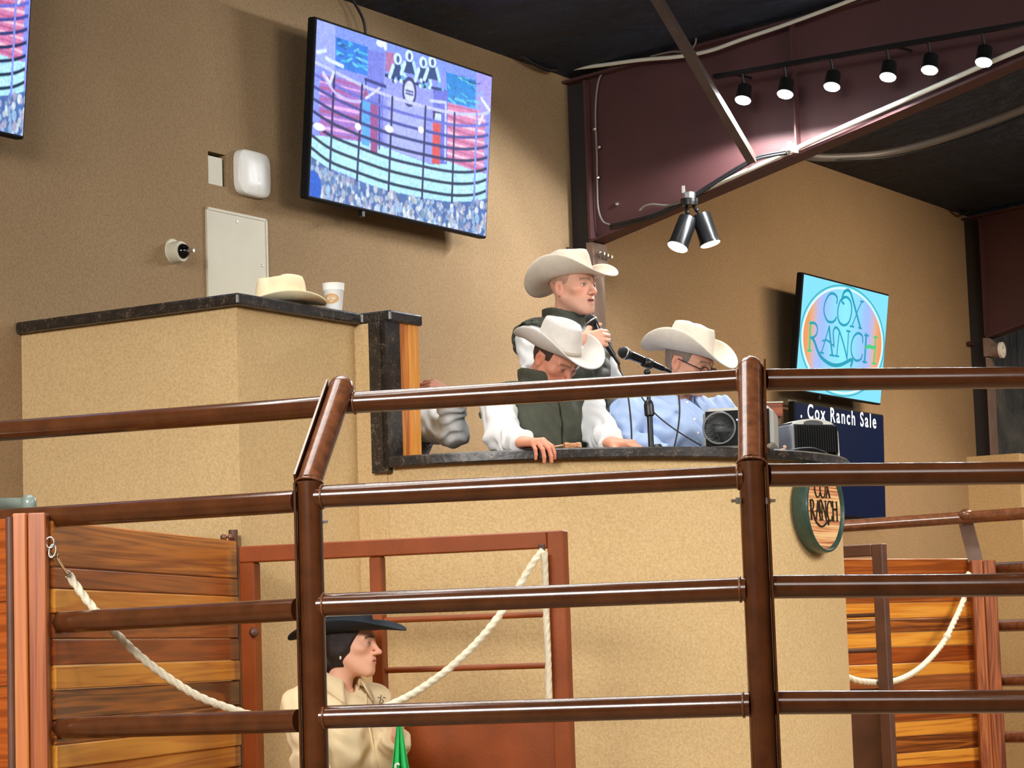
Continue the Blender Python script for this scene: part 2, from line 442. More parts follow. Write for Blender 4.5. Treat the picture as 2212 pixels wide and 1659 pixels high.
# ------------------------------------------------------------------ cables and conduits on the first frame
def cable(name, label, pts, r, mat, n=8, cat='cable', smooth=True):
    mb = MB(); mb.tube(spline(pts), r, n); return tag(mb.build(name, mat, None, smooth), label, cat)
def spline(pts, k=8):
    p = [Vector(q) for q in pts]; out = []
    if len(p) < 3: return p
    p = [p[0] * 2 - p[1]] + p + [p[-1] * 2 - p[-2]]
    for i in range(1, len(p) - 2):
        for j in range(k):
            t = j / k; a0, a1, a2, a3 = p[i - 1:i + 3]
            out.append(0.5 * ((2 * a1) + (a2 - a0) * t + (2 * a0 - 5 * a1 + 4 * a2 - a3) * t * t + (3 * a1 - a0 - 3 * a2 + a3) * t ** 3))
    out.append(p[-2]); return out
sw = S1 - 0.03
cond = thing('conduit', 'pale plastic conduit running along the rafter bottom flange', 'conduit', at_s(1850, 275, S1 - .13))
P = [at_s(x, y, S1 - 0.082) for x, y in ((1500, 420), (1620, 366), (1714, 324), (1850, 262), (2000, 196), (2140, 134), (2240, 92))]
mb = MB(); mb.tube(P, 0.0135, 10); mb.build('pipe', M_CONDUIT, cond, True)
for (x, y) in ((1716, 322), (1706, 318)):
    mb = MB(); c = at_s(x, y, S1 - 0.095); mb.tube([c + Z * 0.03, c - Z * 0.02], [0.010, 0.022], 8); mb.build('strap', M_WHITE, cond, True)
cable('cable', 'pale cable sagging along the top of the rafter', [at_s(x, y, S1 - 0.10) for x, y in ((1198, 152), (1290, 142), (1380, 130), (1450, 124), (1500, 117), (1545, 106), (1600, 86), (1700, 52), (1850, -4), (1960, -50))], 0.011, M_CONDUIT)
cb = cable('cable', 'thin cable looping down the wall end of the rafter', [at_s(x, y, sw) for x, y in ((1372, 132), (1330, 140), (1300, 160), (1290, 190), (1286, 250), (1289, 330), (1290, 400), (1292, 450), (1302, 478), (1320, 487))], 0.006, M_WIRE)
for (x, y) in ((1284, 279), (1291, 384), (1294, 318)):
    mb = MB(); mb.sphere(at_s(x, y, sw - 0.004), 0.011, 8, 5); o = mb.build('cable_clip', M_CHROME, cb)
cable('cable', 'short cable drop from the roof onto the rafter', [at_s(x, y, S1 - .08) for x, y in ((1502, 66), (1503, 90), (1494, 106), (1480, 113), (1450, 112), (1404, 122))], 0.005, M_WIRE)
cable('cable', 'thick grey cable swooping away under the roof at right', [at_s(x, y, s) for x, y, s in ((1690, 328, S1 - .02), (1740, 337, S1 + .1), (1800, 340, S1 + .4), (1900, 333, S1 + .9), (2000, 310, S1 + 1.2), (2100, 277, S1 + 1.4), (2240, 224, S1 + 1.6))], [0.022] * 49, M_WIRE)
cable('cable', 'thin cable beside the thick grey one under the roof', [at_s(x, y, s) for x, y, s in ((1780, 344, S1 + .3), (1900, 342, S1 + .8), (2000, 322, S1 + 1.1), (2100, 294, S1 + 1.3), (2240, 240, S1 + 1.5))], 0.007, M_BWIRE)
for k in range(2):
    cable('cable', ['black cables gathered along the rafter bottom near the brace', 'second black cable hugging the rafter bottom above the spotlights'][k],
          [at_s(x, y + 5 * k, S1 - .09) for x, y in ((1318, 488), (1400, 468), (1470, 438), (1540, 395), (1600, 358), (1640, 338), (1700, 326))], 0.009, M_BWIRE)
cable('cable', 'pale cable loop just left of the twin spotlight', [at_s(x, y, S1 - .12) for x, y in ((1381, 455), (1392, 446), (1410, 442), (1440, 444), (1472, 437))], 0.007, M_WIRE)
cable('cable', 'dark cables hanging where wall meets roof at the far column', [at_d(x, y, 0.06) for x, y in ((1830, 357), (1900, 380), (2000, 410), (2092, 440), (2080, 462), (2050, 440), (2010, 425))], 0.012, M_BWIRE)
cable('cable', 'dark cable draped along the roof edge left of the column', [at_d(x, y, 0.05) for x, y in ((1120, 118), (1150, 136), (1180, 150), (1200, 152))], 0.012, M_BWIRE)
cable('cable', 'thin black cable dropping behind the large television', [at_d(x, y, 0.05) for x, y in ((757, -6), (775, 22), (786, 48), (790, 78), (792, 110))], 0.007, M_BWIRE)
for (x, y) in ((1333, 441), (1336, 441)):
    pass
mb = MB(); mb.lathe([(0.011, 0), (0.009, 0.012), (0.003, 0.014)], at_s(1334, 441, S1 - .006), -WU, 8)
tag(mb.build('bolt', M_CHROME), 'single bright bolt on the rafter web near the column', 'bolt')

# ------------------------------------------------------------------ podium: booth wall, pillar and half-round front
PZ = 2.325; BZ = 2.906; CS, CD, CR = 0.13, 1.10, 1.31; WT = 0.19
def arc(r, a):           # a = 0 starts at the booth, pi at the far side
    return CS - r * math.cos(a), CD + r * math.sin(a)
mb = MB()
mb.wbox(-1.92, -1.18, 0.0, 1.08, 0.0, BZ - 0.045)
mb.wbox(-1.18, -0.99, 0.86, 1.22, 0.0, BZ - 0.045)
struct(mb.build('wall_booth', M_TAN), 'tall tan stucco booth wall left of the auctioneers')
mb = MB(); NA = 56
ins, outs = [], []
V = []; Fc = []
for i in range(NA + 1):
    a = math.pi * i / NA
    so, do = arc(CR, a); si, di = arc(CR - WT, a)
    V += [W(so, do, 0), W(so, do, PZ - 0.04), W(si, di, PZ - 0.04), W(si, di, 0)]
for i in range(NA):
    for j in range(4): Fc.append((i * 4 + j, i * 4 + (j + 1) % 4, (i + 1) * 4 + (j + 1) % 4, (i + 1) * 4 + j))
Fc += [(0, 1, 2, 3), tuple(NA * 4 + k for k in (3, 2, 1, 0))]
mb.add(V, Fc)
struct(mb.build('wall_podium', M_TAN, None, 40), 'half-round tan stucco front of the auction stand')
mb = MB(); mb.wbox(1.44, 2.18, 0.0, 1.08, 0.0, 2.10); struct(mb.build('wall_booth_far', M_TAN), 'far tan stucco booth wall hidden past the sign')
# raised floor inside
mb = MB()
pts = [W(*arc(CR - WT - 0.002, math.pi * i / 24), 1.30) for i in range(25)] + [W(1.25, 0.0, 1.30), W(-0.99, 0.0, 1.30)]
mb.prism(pts, (0, 0, 0.09)); PF = 1.39
struct(mb.build('floor_podium', plain('podium_floor', srgb(70, 60, 52), 0.8)), 'raised floor inside the auction stand')
# granite tops
mb = MB()
ov = 0.035
poly = [W(-1.92 - ov, -0.0 + 0.002, BZ - 0.045), W(-1.92 - ov, 1.08 + ov, BZ - 0.045), W(-1.18 - 0.0, 1.08 + ov, BZ - 0.045), W(-1.18 - 0.0, 1.22 + ov, BZ - 0.045),
        W(-0.99 + ov, 1.22 + ov, BZ - 0.045), W(-0.99 + ov, 0.80, BZ - 0.045), W(-1.25, 0.80, BZ - 0.045), W(-1.25, 0.002, BZ - 0.045)]
mb.prism(poly, (0, 0, 0.045))
o = mb.build('booth_countertop', M_GRAN); tag(o, 'dark granite top on the tall booth wall under the white hat', 'countertop')
bv = o.modifiers.new('bevel', 'BEVEL'); bv.width = 0.008; bv.segments = 2
mb = MB(); V = []; Fc = []; T = 0.042
r1, r0 = CR + 0.045, CR - WT - 0.10
rings = [(r1 - .006, 0), (r1, 0.006), (r1, T - .006), (r1 - .006, T), (r0, T), (r0, 0)]
A0 = 0.115
for i in range(NA + 1):
    a = A0 + (math.pi - A0) * i / NA
    for rr, h in rings:
        s_, d_ = arc(rr, a); V.append(W(s_, d_, PZ - 0.042 + h))
K = len(rings)
for i in range(NA):
    for j in range(K): Fc.append((i * K + j, i * K + (j + 1) % K, (i + 1) * K + (j + 1) % K, (i + 1) * K + j))
Fc += [tuple(range(K)), tuple(NA * K + k for k in range(K))[::-1]]
mb.add(V, Fc); tag(mb.build('podium_countertop', M_GRAN, None, 35), 'curved dark granite counter in front of the seated men', 'countertop')
# granite jamb and timber lining on the end of the tall wall
jm = thing('jamb_trim', 'dark granite jamb strips on the end of the tall wall', 'trim', W(-1.1, 1.24, PZ))
mb = MB(); mb.wbox(-1.205, -1.18, 1.165, 1.245, PZ - 0.06, BZ - 0.045); mb.build('granite_strip', M_GRAN, jm)
mb = MB(); mb.wbox(-1.205, -1.105, 1.22, 1.246, PZ - 0.04, BZ - 0.045); mb.build('granite_strip', M_GRAN, jm)
M_PINE = wood('pine_trim', srgb(246, 190, 104), srgb(218, 142, 60), 2, 3.1, 1.0)
M_PINE2 = wood('pine_trim_dark', srgb(214, 140, 66), srgb(176, 96, 36), 2, 5.1, 1.0)
jm2 = thing('timber_jamb', 'orange pine jamb beside the granite strip at the counter end', 'trim', W(-1.03, 1.24, PZ))
mb = MB(); mb.wbox(-1.105, -1.04, 1.218, 1.240, PZ, BZ - 0.045); mb.build('jamb_board', M_PINE2, jm2)
mb = MB(); mb.wbox(-1.04, -0.972, 1.10, 1.243, PZ, BZ - 0.045); mb.build('jamb_board', M_PINE, jm2)
# ================================================================== RING FENCE (nearest thing)
RR = 0.0325; PR = 0.0365
def fence_rails(par, rails, mat=M_PIPE):
    out = []
    for a, b_ in rails:
        mb = MB(); p, q = at_y(*a), at_y(*b_); mb.tube([p, q], RR, 20)
        out.append(mb.build('rail', mat, par, 40))
    return out
def low_rails(par, a, b_, zs):
    for z in zs:
        mb = MB(); p, q = Vector((a.x, a.y, z)), Vector((b_.x, b_.y, z)); mb.tube([p, q], RR, 20); mb.build('rail', M_PIPE, par, 40)
def fence_post(par, base, bend, top, mat_up):
    mb = MB(); b0 = Vector((base.x, base.y, 0.0)); mb.tube([b0, bend + (bend - base).normalized() * 0.004], PR, 24); mb.build('post', M_PIPE, par, 40)
    up = (top - bend).normalized()
    mb = MB(); mb.tube([bend - up * 0.004, top], PR, 24); u = mb.build('bent_post_top', mat_up, par, 40)
    mb = MB(); mb.lathe([(PR * 1.03, 0), (PR * 0.98, 0.012), (PR * 0.75, 0.026), (PR * 0.4, 0.034), (0.004, 0.037)], top, up, 24); mb.build('post_cap', M_PIPE2, par, 50)
    # weld bead at the bend
    ax = ((bend - base).normalized() + up).normalized()
    mb = MB(); ref = ax.cross(Vector((1, 0, 0))).normalized(); w = ax.cross(ref)
    pts = [bend + (ref * math.cos(t) + w * math.sin(t)) * (PR * 1.04) for t in np.linspace(0, 2 * math.pi, 40)]
    mb.tube(pts, [0.0042 + 0.0013 * math.sin(i * 2.3) for i in range(40)], 6, False); mb.build('weld_bead', M_PIPE2, u, True)
def weld(par, c, axis, r=RR):
    mb = MB(); axis = Vector(axis).normalized(); ref = axis.orthogonal().normalized(); w = axis.cross(ref)
    mb.tube([c + (ref * math.cos(t) + w * math.sin(t)) * (r * 1.02) for t in np.linspace(0, 2 * math.pi, 30)], [0.0034 + 0.0012 * math.sin(i * 2.9) for i in range(30)], 6, False)
    mb.build('weld_bead', M_PIPE2, par, True)
def end_plate(par, base, bend, top, side, thick=0.003):
    mb = MB(); fwd = Vector((0.0, 1.0, 0)); s_ = Vector((side, 0, 0)).normalized()
    for a, b_ in ((Vector((base.x, base.y, 0.0)), bend), (bend, top)):
        ax = (b_ - a); c = (a + b_) / 2 + s_ * (PR + 0.0032)
        nrm = ax.normalized().cross(s_).normalized()
        mb.box(c, ax / 2, nrm * 0.036, s_ * thick)
    mb.build('end_plate', M_PIPE, par)

B1b = at_y(675, 1659, 6.98); B1m = at_y(668, 1043, 6.98); B1t = at_y(737, 838, 7.25)
B2b = at_y(1642, 1659, 6.76); B2m = at_y(1623, 1000, 6.76); B2t = at_y(1621, 797, 7.03)
B1b = Vector((B1m.x, B1m.y, 0)); B2b = Vector((B2m.x, B2m.y, 0))
f1 = thing('pipe_fence_panel', 'brown pipe fence panel at left, in front of the wooden gate', 'fence', Vector((-1.1, 7.2, 0)), 'ring fence panels')
f2 = thing('pipe_fence_panel', 'middle brown pipe fence panel in front of the seated men', 'fence', Vector((0.0, 6.9, 0)), 'ring fence panels')
f3 = thing('pipe_fence_panel', 'brown pipe fence panel at right, in front of the round sign', 'fence', Vector((1.1, 6.85, 0)), 'ring fence panels')
r1 = fence_rails(f1, [((-60, 936, 7.78), (704, 878, 7.27)), ((-60, 1127, 7.48), (640, 1083, 7.0)), ((-60, 1355, 7.48), (641, 1317, 7.0)), ((-60, 1580, 7.48), (644, 1557, 7.0))])
r2 = fence_rails(f2, [((742, 871, 7.26), (1602, 821, 7.03)), ((672, 1074, 6.98), (1606, 1030, 6.76)), ((676, 1308, 6.98), (1612, 1273, 6.76)), ((680, 1550, 6.98), (1620, 1522, 6.76))])
r3 = fence_rails(f3, [((1652, 821, 7.03), (2300, 815, 7.25)), ((1658, 1027, 6.77), (2300, 1021, 6.98)), ((1664, 1268, 6.77), (2300, 1263, 6.98)), ((1672, 1518, 6.77), (2300, 1515, 6.98))])
zs = (1.08, 0.77, 0.46)
pl = at_y(-60, 1355, 7.48); pr = at_y(2300, 1263, 6.98)
low_rails(f1, pl, B1b - Vector((0.05, 0, 0)), zs); low_rails(f2, B1b, B2b, zs); low_rails(f3, B2b + Vector((0.04, 0, 0)), pr, zs)
fence_post(f2, B1b, B1m, B1t, M_PIPE2); fence_post(f2, B2b, B2m, B2t, M_PIPE2)
end_plate(f1, B1b, B1m, B1t, -1); end_plate(f3, B2b, B2m, B2t, 1)
fence_post(f1, Vector((pl.x - 0.02, pl.y, 0)), Vector((pl.x - 0.02, pl.y, 2.06)), at_y(-52, 930, 7.78), M_PIPE2)
fence_post(f3, Vector((pr.x, pr.y, 0)), Vector((pr.x, pr.y, 2.06)), at_y(2304, 800, 7.25), M_PIPE2)
for (p, q) in (((740, 871, 7.26), (1602, 821, 7.03)), ((669, 1074, 6.98), (1602, 1030, 6.76)), ((672, 1308, 6.98), (1607, 1273, 6.76)), ((674, 1550, 6.98), (1614, 1522, 6.76))):
    a, b_ = at_y(*p), at_y(*q); dv = (b_ - a).normalized()
    weld(f2, a + dv * (PR + 0.001), dv); weld(f2, b_ - dv * 0.010, dv)
# bolts holding panels together
for par, x, y, Y, sx in ((f2, 698, 1127, 6.98, 1), (f2, 1590, 1082, 6.74, -1), (f3, 1664, 1082, 6.74, 1)):
    mb = MB(); c = at_y(x, y, Y); c = c - Vector((sx * 0.012, 0, 0))
    mb.lathe([(0.010, 0), (0.010, 0.012), (0.005, 0.013), (0.005, 0.026)], c, (sx, -0.2, 0), 6); mb.build('bolt', M_CHROME, par)
# sleeve line on the middle top rail
a = at_y(1346, 835.5, 7.10); mb = MB(); dv = (at_y(1602, 821, 7.03) - at_y(742, 871, 7.26)).normalized()
mb.tube([a - dv * 0.002, a + dv * 0.002], RR * 1.012, 20); mb.build('rail_joint', M_STEEL_D, f2)

# greenish pipe end beyond the left panel
M_GREENPIPE = plain('pale_green_pipe', srgb(134, 150, 140), 0.3, 0.0, 0.2, 20.0, coat=0.4)
gp = thing('handrail_pipe', 'pale green pipe end with a rounded cap at far left', 'handrail', at_y(30, 1088, 7.9))
mb = MB(); mb.tube([at_y(-80, 1090, 7.95), at_y(62, 1089, 7.85)], 0.021, 16); mb.build('pipe', M_GREENPIPE, gp, 40)
mb = MB(); c = at_y(62, 1087, 7.85); mb.lathe([(0.001, -.035), (0.014, -.034), (0.024, -.024), (0.026, 0), (0.024, .014), (0.014, .026), (0.001, .028)], c, (0.0, 0, 1), 16); mb.build('pipe_cap', M_GREENPIPE, gp, True)
mb = MB(); mb.tube([c - Z * 0.03, Vector((c.x, c.y, 0))], 0.021, 14); mb.build('post', M_GREENPIPE, gp, 40)

# ================================================================== LEFT WOODEN GATE
WT_ = [  # (light, dark, contrast)
    ((204, 122, 58), (140, 70, 28), (0.40, 0.80)), ((176, 94, 44), (134, 64, 28), (0.3, 0.7)), ((236, 164, 84), (214, 130, 58), (0.3, 0.7)),
    ((178, 96, 44), (140, 68, 30), (0.3, 0.7)), ((172, 84, 36), (134, 60, 24), (0.3, 0.7)), ((232, 156, 76), (190, 104, 44), (0.5, 0.85)),
    ((176, 100, 48), (106, 54, 28), (0.30, 0.62)), ((206, 124, 58), (120, 60, 30), (0.34, 0.55)), ((238, 166, 84), (216, 134, 60), (0.4, 0.8)),
    ((230, 154, 72), (186, 98, 42), (0.45, 0.85)), ((168, 96, 62), (138, 74, 46), (0.3, 0.7)), ((232, 158, 78), (176, 94, 40), (0.45, 0.8))]
def board_mats(prefix, axis, seed0):
    out = []
    for i, (l, d, c) in enumerate(WT_): out.append(wood('%s_board_%d' % (prefix, i), srgb(l[0], l[1], int(l[2] * .74)), srgb(d[0], d[1], int(d[2] * .72)), axis, seed0 + i * 2.37, 1.0, c))
    return out
BM_L = board_mats('gate', 0, 1.0)
GN = at_y(103, 1300, 7.32); GF = at_y(503, 1300, 8.92); GN.z = GF.z = 0
gd = (GF - GN).normalized(); gnrm = Vector((gd.y, -gd.x, 0)); glen = (GF - GN).length
wg = thing('wooden_gate', 'left gate of orange and brown varnished boards behind the pipe fence', 'gate', (GN + GF) / 2)
zz = [1.99, 1.851, 1.787, 1.712, 1.636, 1.558, 1.486, 1.396, 1.325, 1.253, 1.178, 1.102, 1.03, .955, .88, .805, .73, .655, .58, .505, .43, .355, .28, .205]
def board_at(name, par, c, ax_len, ax, up, nrm, half_t, mat):
    """a board in its own local frame, so the grain runs along local x"""
    mb = MB(); mb.bbox((0, 0, 0), (ax_len, 0, 0), (0, half_t, 0), (0, 0, up), 0.004)
    me = mb.build(name, mat)
    mw = Matrix((ax, nrm.cross(ax) * 0 + (Vector((0, 0, 1)).cross(ax)), Vector((0, 0, 1)))).transposed().to_4x4(); mw.translation = c
    me.matrix_basis = mw
    if par is not None:
        me.parent = par; me.matrix_parent_inverse = parent_inv(par)
    return me
random.seed(4)
for i in range(len(zz) - 1):
    z1, z0 = zz[i], zz[i + 1]
    c = (GN + GF) / 2 + Z * ((z0 + z1) / 2) + gnrm * (0.002 * ((i * 7) % 3))
    board_at('board', wg, c, glen / 2, gd, (z1 - z0) / 2 - 0.0012, gnrm, 0.019, BM_L[i] if i < 12 else BM_L[(i * 5) % 12])
mb = MB(); c = GF + gd * 0.018; mb.tube([Vector((c.x, c.y, 0.05)), Vector((c.x, c.y, 2.03))], 0.017, 14); mb.build('hinge_tube', M_STEEL_D, wg, 40)
for zc in (1.87, 1.62):
    mb = MB(); mb.tube([Vector((c.x, c.y, zc)) , Vector((c.x, c.y, zc + 0.10))], 0.021, 14); mb.build('hinge_knuckle', M_STEEL_D, wg, 40)
mb = MB(); mb.sphere(at_y(483, 1161, 8.9), 0.013, 10, 6); mb.sphere(at_y(497, 1160, 8.9), 0.011, 10, 6); mb.build('latch_bolt', M_PIPE2, wg, True)
# near post of two upright boards
wp = thing('wooden_post', 'left upright post of two varnished boards beside the snap hook', 'post', Vector((GN.x - .05, GN.y, 0)))
M_P1 = wood('post_board_a', srgb(192, 114, 56), srgb(164, 86, 36), 2, 7.7, 1.0, (0.3, 0.75)); M_P2 = wood('post_board_b', srgb(164, 88, 36), srgb(126, 60, 22), 2, 9.2, 1.0, (0.3, 0.75))
xs = [at_y(x, 1300, 7.28).x for x in (31, 63, 104)]
for k, mt in ((0, M_P1), (1, M_P2)):
    mb = MB(); mb.bbox(((xs[k] + xs[k + 1]) / 2, 7.30 + 0.006 * k, 1.0), ((xs[k + 1] - xs[k]) / 2 - 0.0008, 0, 0), (0, 0.045, 0), (0, 0, 1.01), 0.004); mb.build('post_board', mt, wp)
# dark board panel left of the post, turning away
wd = thing('board_panel', 'dark shaded board panel at the lower left edge', 'panel', Vector((xs[0] - .4, 7.55, 0)))
for i in range(8):
    p = Vector((xs[0] - 0.01, 7.32, 0)); q = Vector((xs[0] - 0.75, 7.78, 0)); z1 = 2.0 - i * 0.25
    ax = (q - p).normalized(); board_at('board', wd, (p + q) / 2 + Z * (z1 - 0.125), (q - p).length / 2, ax, 0.124, Vector((ax.y, -ax.x, 0)), 0.018, BM_L[4])
mb = MB(); cx = at_y(25, 1400, 7.27).x; mb.tube([Vector((cx, 7.26, 0.0)), Vector((cx, 7.26, 2.0))], 0.012, 10); mb.build('edge_tube', M_STEEL_D, wd, 40)

# ================================================================== PASSAGE FRAMES BESIDE THE PODIUM
def passage(label, A, B, mid_t, M_STEEL=M_STEEL, zt=1.965):
    """square-tube frame from A to B (plan points) with a solid sheet in the far half"""
    dv = (B - A).normalized(); nr = Vector((dv.y, -dv.x, 0)); L = (B - A).length
    t = thing('passage_frame', label, 'frame', (A + B) / 2)
    def up(p, w, name, mat=M_STEEL, top=zt):
        mb = MB(); mb.bbox(p + Z * (top / 2), dv * w, nr * w, Z * (top / 2), 0.004); return mb.build(name, mat, t)
    def along(p, q, z, h, name, mat=M_STEEL):
        mb = MB(); c = (p + q) / 2 + Z * z; mb.bbox(c, dv * ((q - p).length / 2), nr * h, Z * h, 0.004); return mb.build(name, mat, t)
    up(A, 0.029, 'post', top=zt - 0.06); up(B, 0.029, 'post')
    mid = A + dv * (L * mid_t); up(mid, 0.0225, 'post', top=zt - 0.06)
    along(A - dv * 0.029, B - dv * 0.03, zt - 0.030, 0.0295, 'top_bar')
    for z in (1.68, 1.505):
        mb = MB(); mb.tube([mid + Z * z, B + Z * z], 0.011, 10); mb.build('rod', M_STEEL, t, 40)
    mb = MB(); mb.box((mid + B) / 2 + Z * 0.70, dv * ((B - mid).length / 2 - 0.02), nr * 0.003, Z * 0.62); mb.build('sheet', M_STEEL, t)
    mb = MB(); c = A + Z * 1.655 - nr * 0 + Vector((0.012, -0.034, 0)); mb.lathe([(0.006, 0), (0.006, 0.01), (0.016, 0.012), (0.018, 0.022), (0.012, 0.034), (0.003, 0.037)], c, (0.2, -1, 0), 12); mb.build('door_knob', M_STEEL_D, t, 40)
    return t, mid
GA = at_y(541, 1300, 8.86); GB = at_y(1209, 1300, 8.46); GA.z = GB.z = 0
pf, gmid = passage('brown square-tube frame with white ropes, behind the woman', GA, GB, 0.425)
ra = Vector(W(2.27, 1.2, 0)); rb = Vector(W(2.26, 1.755, 0))
pf2, _ = passage('brown square-tube frame past the right side of the sign', ra, rb, 0.35, M_STEEL_D, zt=2.03)
# lug at the frame corner that holds the ropes
mb = MB(); mb.bbox(at_y(1170, 1183, 8.46), (0.012, 0, 0), (0, 0.02, 0), (0, 0, 0.012), 0.003)
o = mb.build('rope_lug', M_STEEL_D, pf)

# ================================================================== ROPES
def rope_path(mb, pts, r, twist=0.034, n=15):
    pts = spline(pts, 26)
    mb.tube(pts, r, n, True, lambda a, run: 1.0 + 0.16 * math.cos(3 * (a - 2 * math.pi * run / (3 * twist))))
RA, RB = 7.34, 8.42
rp = [(148, 1241), (168, 1270), (200, 1312), (262, 1380), (330, 1440), (420, 1500), (500, 1532), (560, 1549), (640, 1562), (720, 1560), (800, 1540), (850, 1520), (905, 1491), (980, 1436), (1050, 1366), (1110, 1284), (1148, 1222), (1172, 1190)]
mb = MB(); rope_path(mb, [at_y(x, y, RA + (RB - RA) * ((x - 148) / 1024.0) ** 1.25) for x, y in rp], 0.0118)
tag(mb.build('rope', M_ROPE, None, True), 'thick cream rope sagging from the snap hook to the frame corner', 'rope')
mb = MB(); rope_path(mb, [at_y(x, y, 8.405) for x, y in ((1176, 1192), (1178, 1260), (1180, 1340), (1184, 1430), (1185, 1500), (1186, 1530))], 0.0105)
tag(mb.build('rope', M_ROPE, None, True), 'cream rope hanging straight down the frame post', 'rope')
# snap hook and eye
hk = thing('snap_hook', 'metal snap hook tying the cream rope to the wooden post', 'hook', at_y(120, 1200, 7.3))
M_BRASS = plain('worn_brass', srgb(150, 118, 78), 0.35, 0.8)
mb = MB(); cpt = at_y(108, 1172, 7.27); mb.tube([cpt + Vector((0.012 * math.cos(t), 0, 0.016 * math.sin(t))) for t in np.linspace(0, 6.28, 20)], 0.003, 6, False); mb.build('eye_bolt', M_CHROME, hk, True)
mb = MB(); cpt = at_y(113, 1190, 7.27); mb.tube([cpt + Vector((0.010 * math.cos(t) + .002 * math.sin(t), 0.006 * math.sin(t), 0.020 * math.sin(t))) for t in np.linspace(0, 6.28, 20)], 0.0028, 6, False); mb.build('chain_link', M_CHROME, hk, True)
mb = MB(); mb.tube(spline([at_y(x, y, 7.28) for x, y in ((112, 1184), (105, 1192), (108, 1200), (118, 1202), (126, 1198), (124, 1206), (132, 1220), (142, 1234), (147, 1241))]), 0.0042, 8); mb.build('hook_body', M_BRASS, hk, True)
mb = MB(); mb.sphere(at_y(146, 1238, 7.32), 0.010, 10, 6); mb.build('swivel', M_CHROME, hk, True)

# ================================================================== RIGHT WOODEN PANEL, POST, BACK RAILS
BM_R = board_mats('far_gate', 0, 31.0)
HN = Vector(W(2.30, 1.15, 0)); HF = at_y(2104, 1300, 13.5); HF.z = 0
hd = (HF - HN).normalized(); hn = Vector((hd.y, -hd.x, 0))
wr = thing('wooden_gate', 'right gate of striped varnished boards beyond the podium', 'gate', (HN + HF) / 2)
order = [3, 2, 1, 2, 6, 8, 4, 9, 10, 3, 1, 5, 6, 11, 4, 2, 7, 8, 1, 0, 3, 5, 10, 2]
z1 = 1.985
for i, k in enumerate(order):
    h = (0.085, 0.072, 0.078)[i % 3]; z0 = z1 - h
    if z0 < 0.1: break
    board_at('board', wr, (HN + HF) / 2 + Z * ((z0 + z1) / 2) + hn * 0.002 * ((i * 5) % 3), (HF - HN).length / 2, hd, h / 2 - 0.0012, hn, 0.019, BM_R[k]); z1 = z0
wq = thing('wooden_post', 'right knotty upright post of two boards beside the far gate', 'post', HF)
M_P3 = wood('far_post_board', srgb(184, 104, 46), srgb(124, 58, 22), 2, 17.7, 1.3, (0.35, 0.75)); M_P4 = wood('far_post_board_b', srgb(172, 94, 40), srgb(112, 50, 20), 2, 19.2, 1.3, (0.35, 0.75))
xs2 = [at_y(x, 1380, 13.42).x for x in (2102, 2128, 2157)]
for k, mt in ((0, M_P3), (1, M_P4)):
    mb = MB(); mb.bbox(((xs2[k] + xs2[k + 1]) / 2, 13.42 + 0.01 * k, 0.985), ((xs2[k + 1] - xs2[k]) / 2 - 0.0012, 0, 0), (0, 0.05, 0), (0, 0, 0.985), 0.004); mb.build('post_board', mt, wq)
fb = thing('pipe_fence_panel', 'far brown pipe rails right of the knotty post', 'fence', Vector((2.9, 13.3, 0)), 'ring fence panels')
for y0, y1 in ((1228, 1222), (1352, 1348), (1470, 1468), (1592, 1592)):
    mb = MB(); mb.tube([at_y(2152, y0, 13.5), at_y(2290, y1, 13.0)], 0.033, 16); mb.build('rail', M_PIPE2, fb, 40)
tb = thing('bent_top_rail', 'brown pipe rail on a bent steel bracket above the far gate', 'rail', at_y(2085, 1115, 13.5))
mb = MB(); mb.tube([at_y(1770, 1140, 13.2), at_y(2085, 1118, 13.35), at_y(2290, 1104, 12.9)], 0.033, 16); mb.build('rail', M_PIPE2, tb, 40)
mb = MB(); c = at_y(2085, 1112, 13.33); mb.sphere(c, 0.043, 14, 8, (1, 1, .75)); mb.build('rail_cap', M_PIPE2, tb, True)
q = [at_y(x, y, 13.4) for x, y in ((2084, 1118), (2092, 1150), (2100, 1180), (2108, 1214))]
mb = MB()
for i in range(3):
    a, b_ = q[i], q[i + 1]; ax = (b_ - a)
    mb.box((a + b_) / 2, ax * 0.52, Vector((0.036, -0.02, 0)), Vector((0.02, 0.035, 0)).normalized() * 0.006)
mb.build('bracket', M_GREYPRIMER, tb)
# rope on the far gate
mb = MB(); rope_path(mb, [at_y(x, y, Y) for x, y, Y in ((1800, 1440, 11.9), (1832, 1463, 12.0), (1870, 1473, 12.1), (1930, 1472, 12.4), (1985, 1445, 12.7), (2035, 1392, 13.0), (2060, 1345, 13.15), (2080, 1300, 13.28), (2090, 1262, 13.3), (2092, 1238, 13.34))], 0.0145, 0.04)
mb.sphere(at_y(2046, 1375, 13.05), 0.022, 12, 8)
tag(mb.build('rope', M_ROPE, None, True), 'cream rope sagging in front of the far striped gate', 'rope')
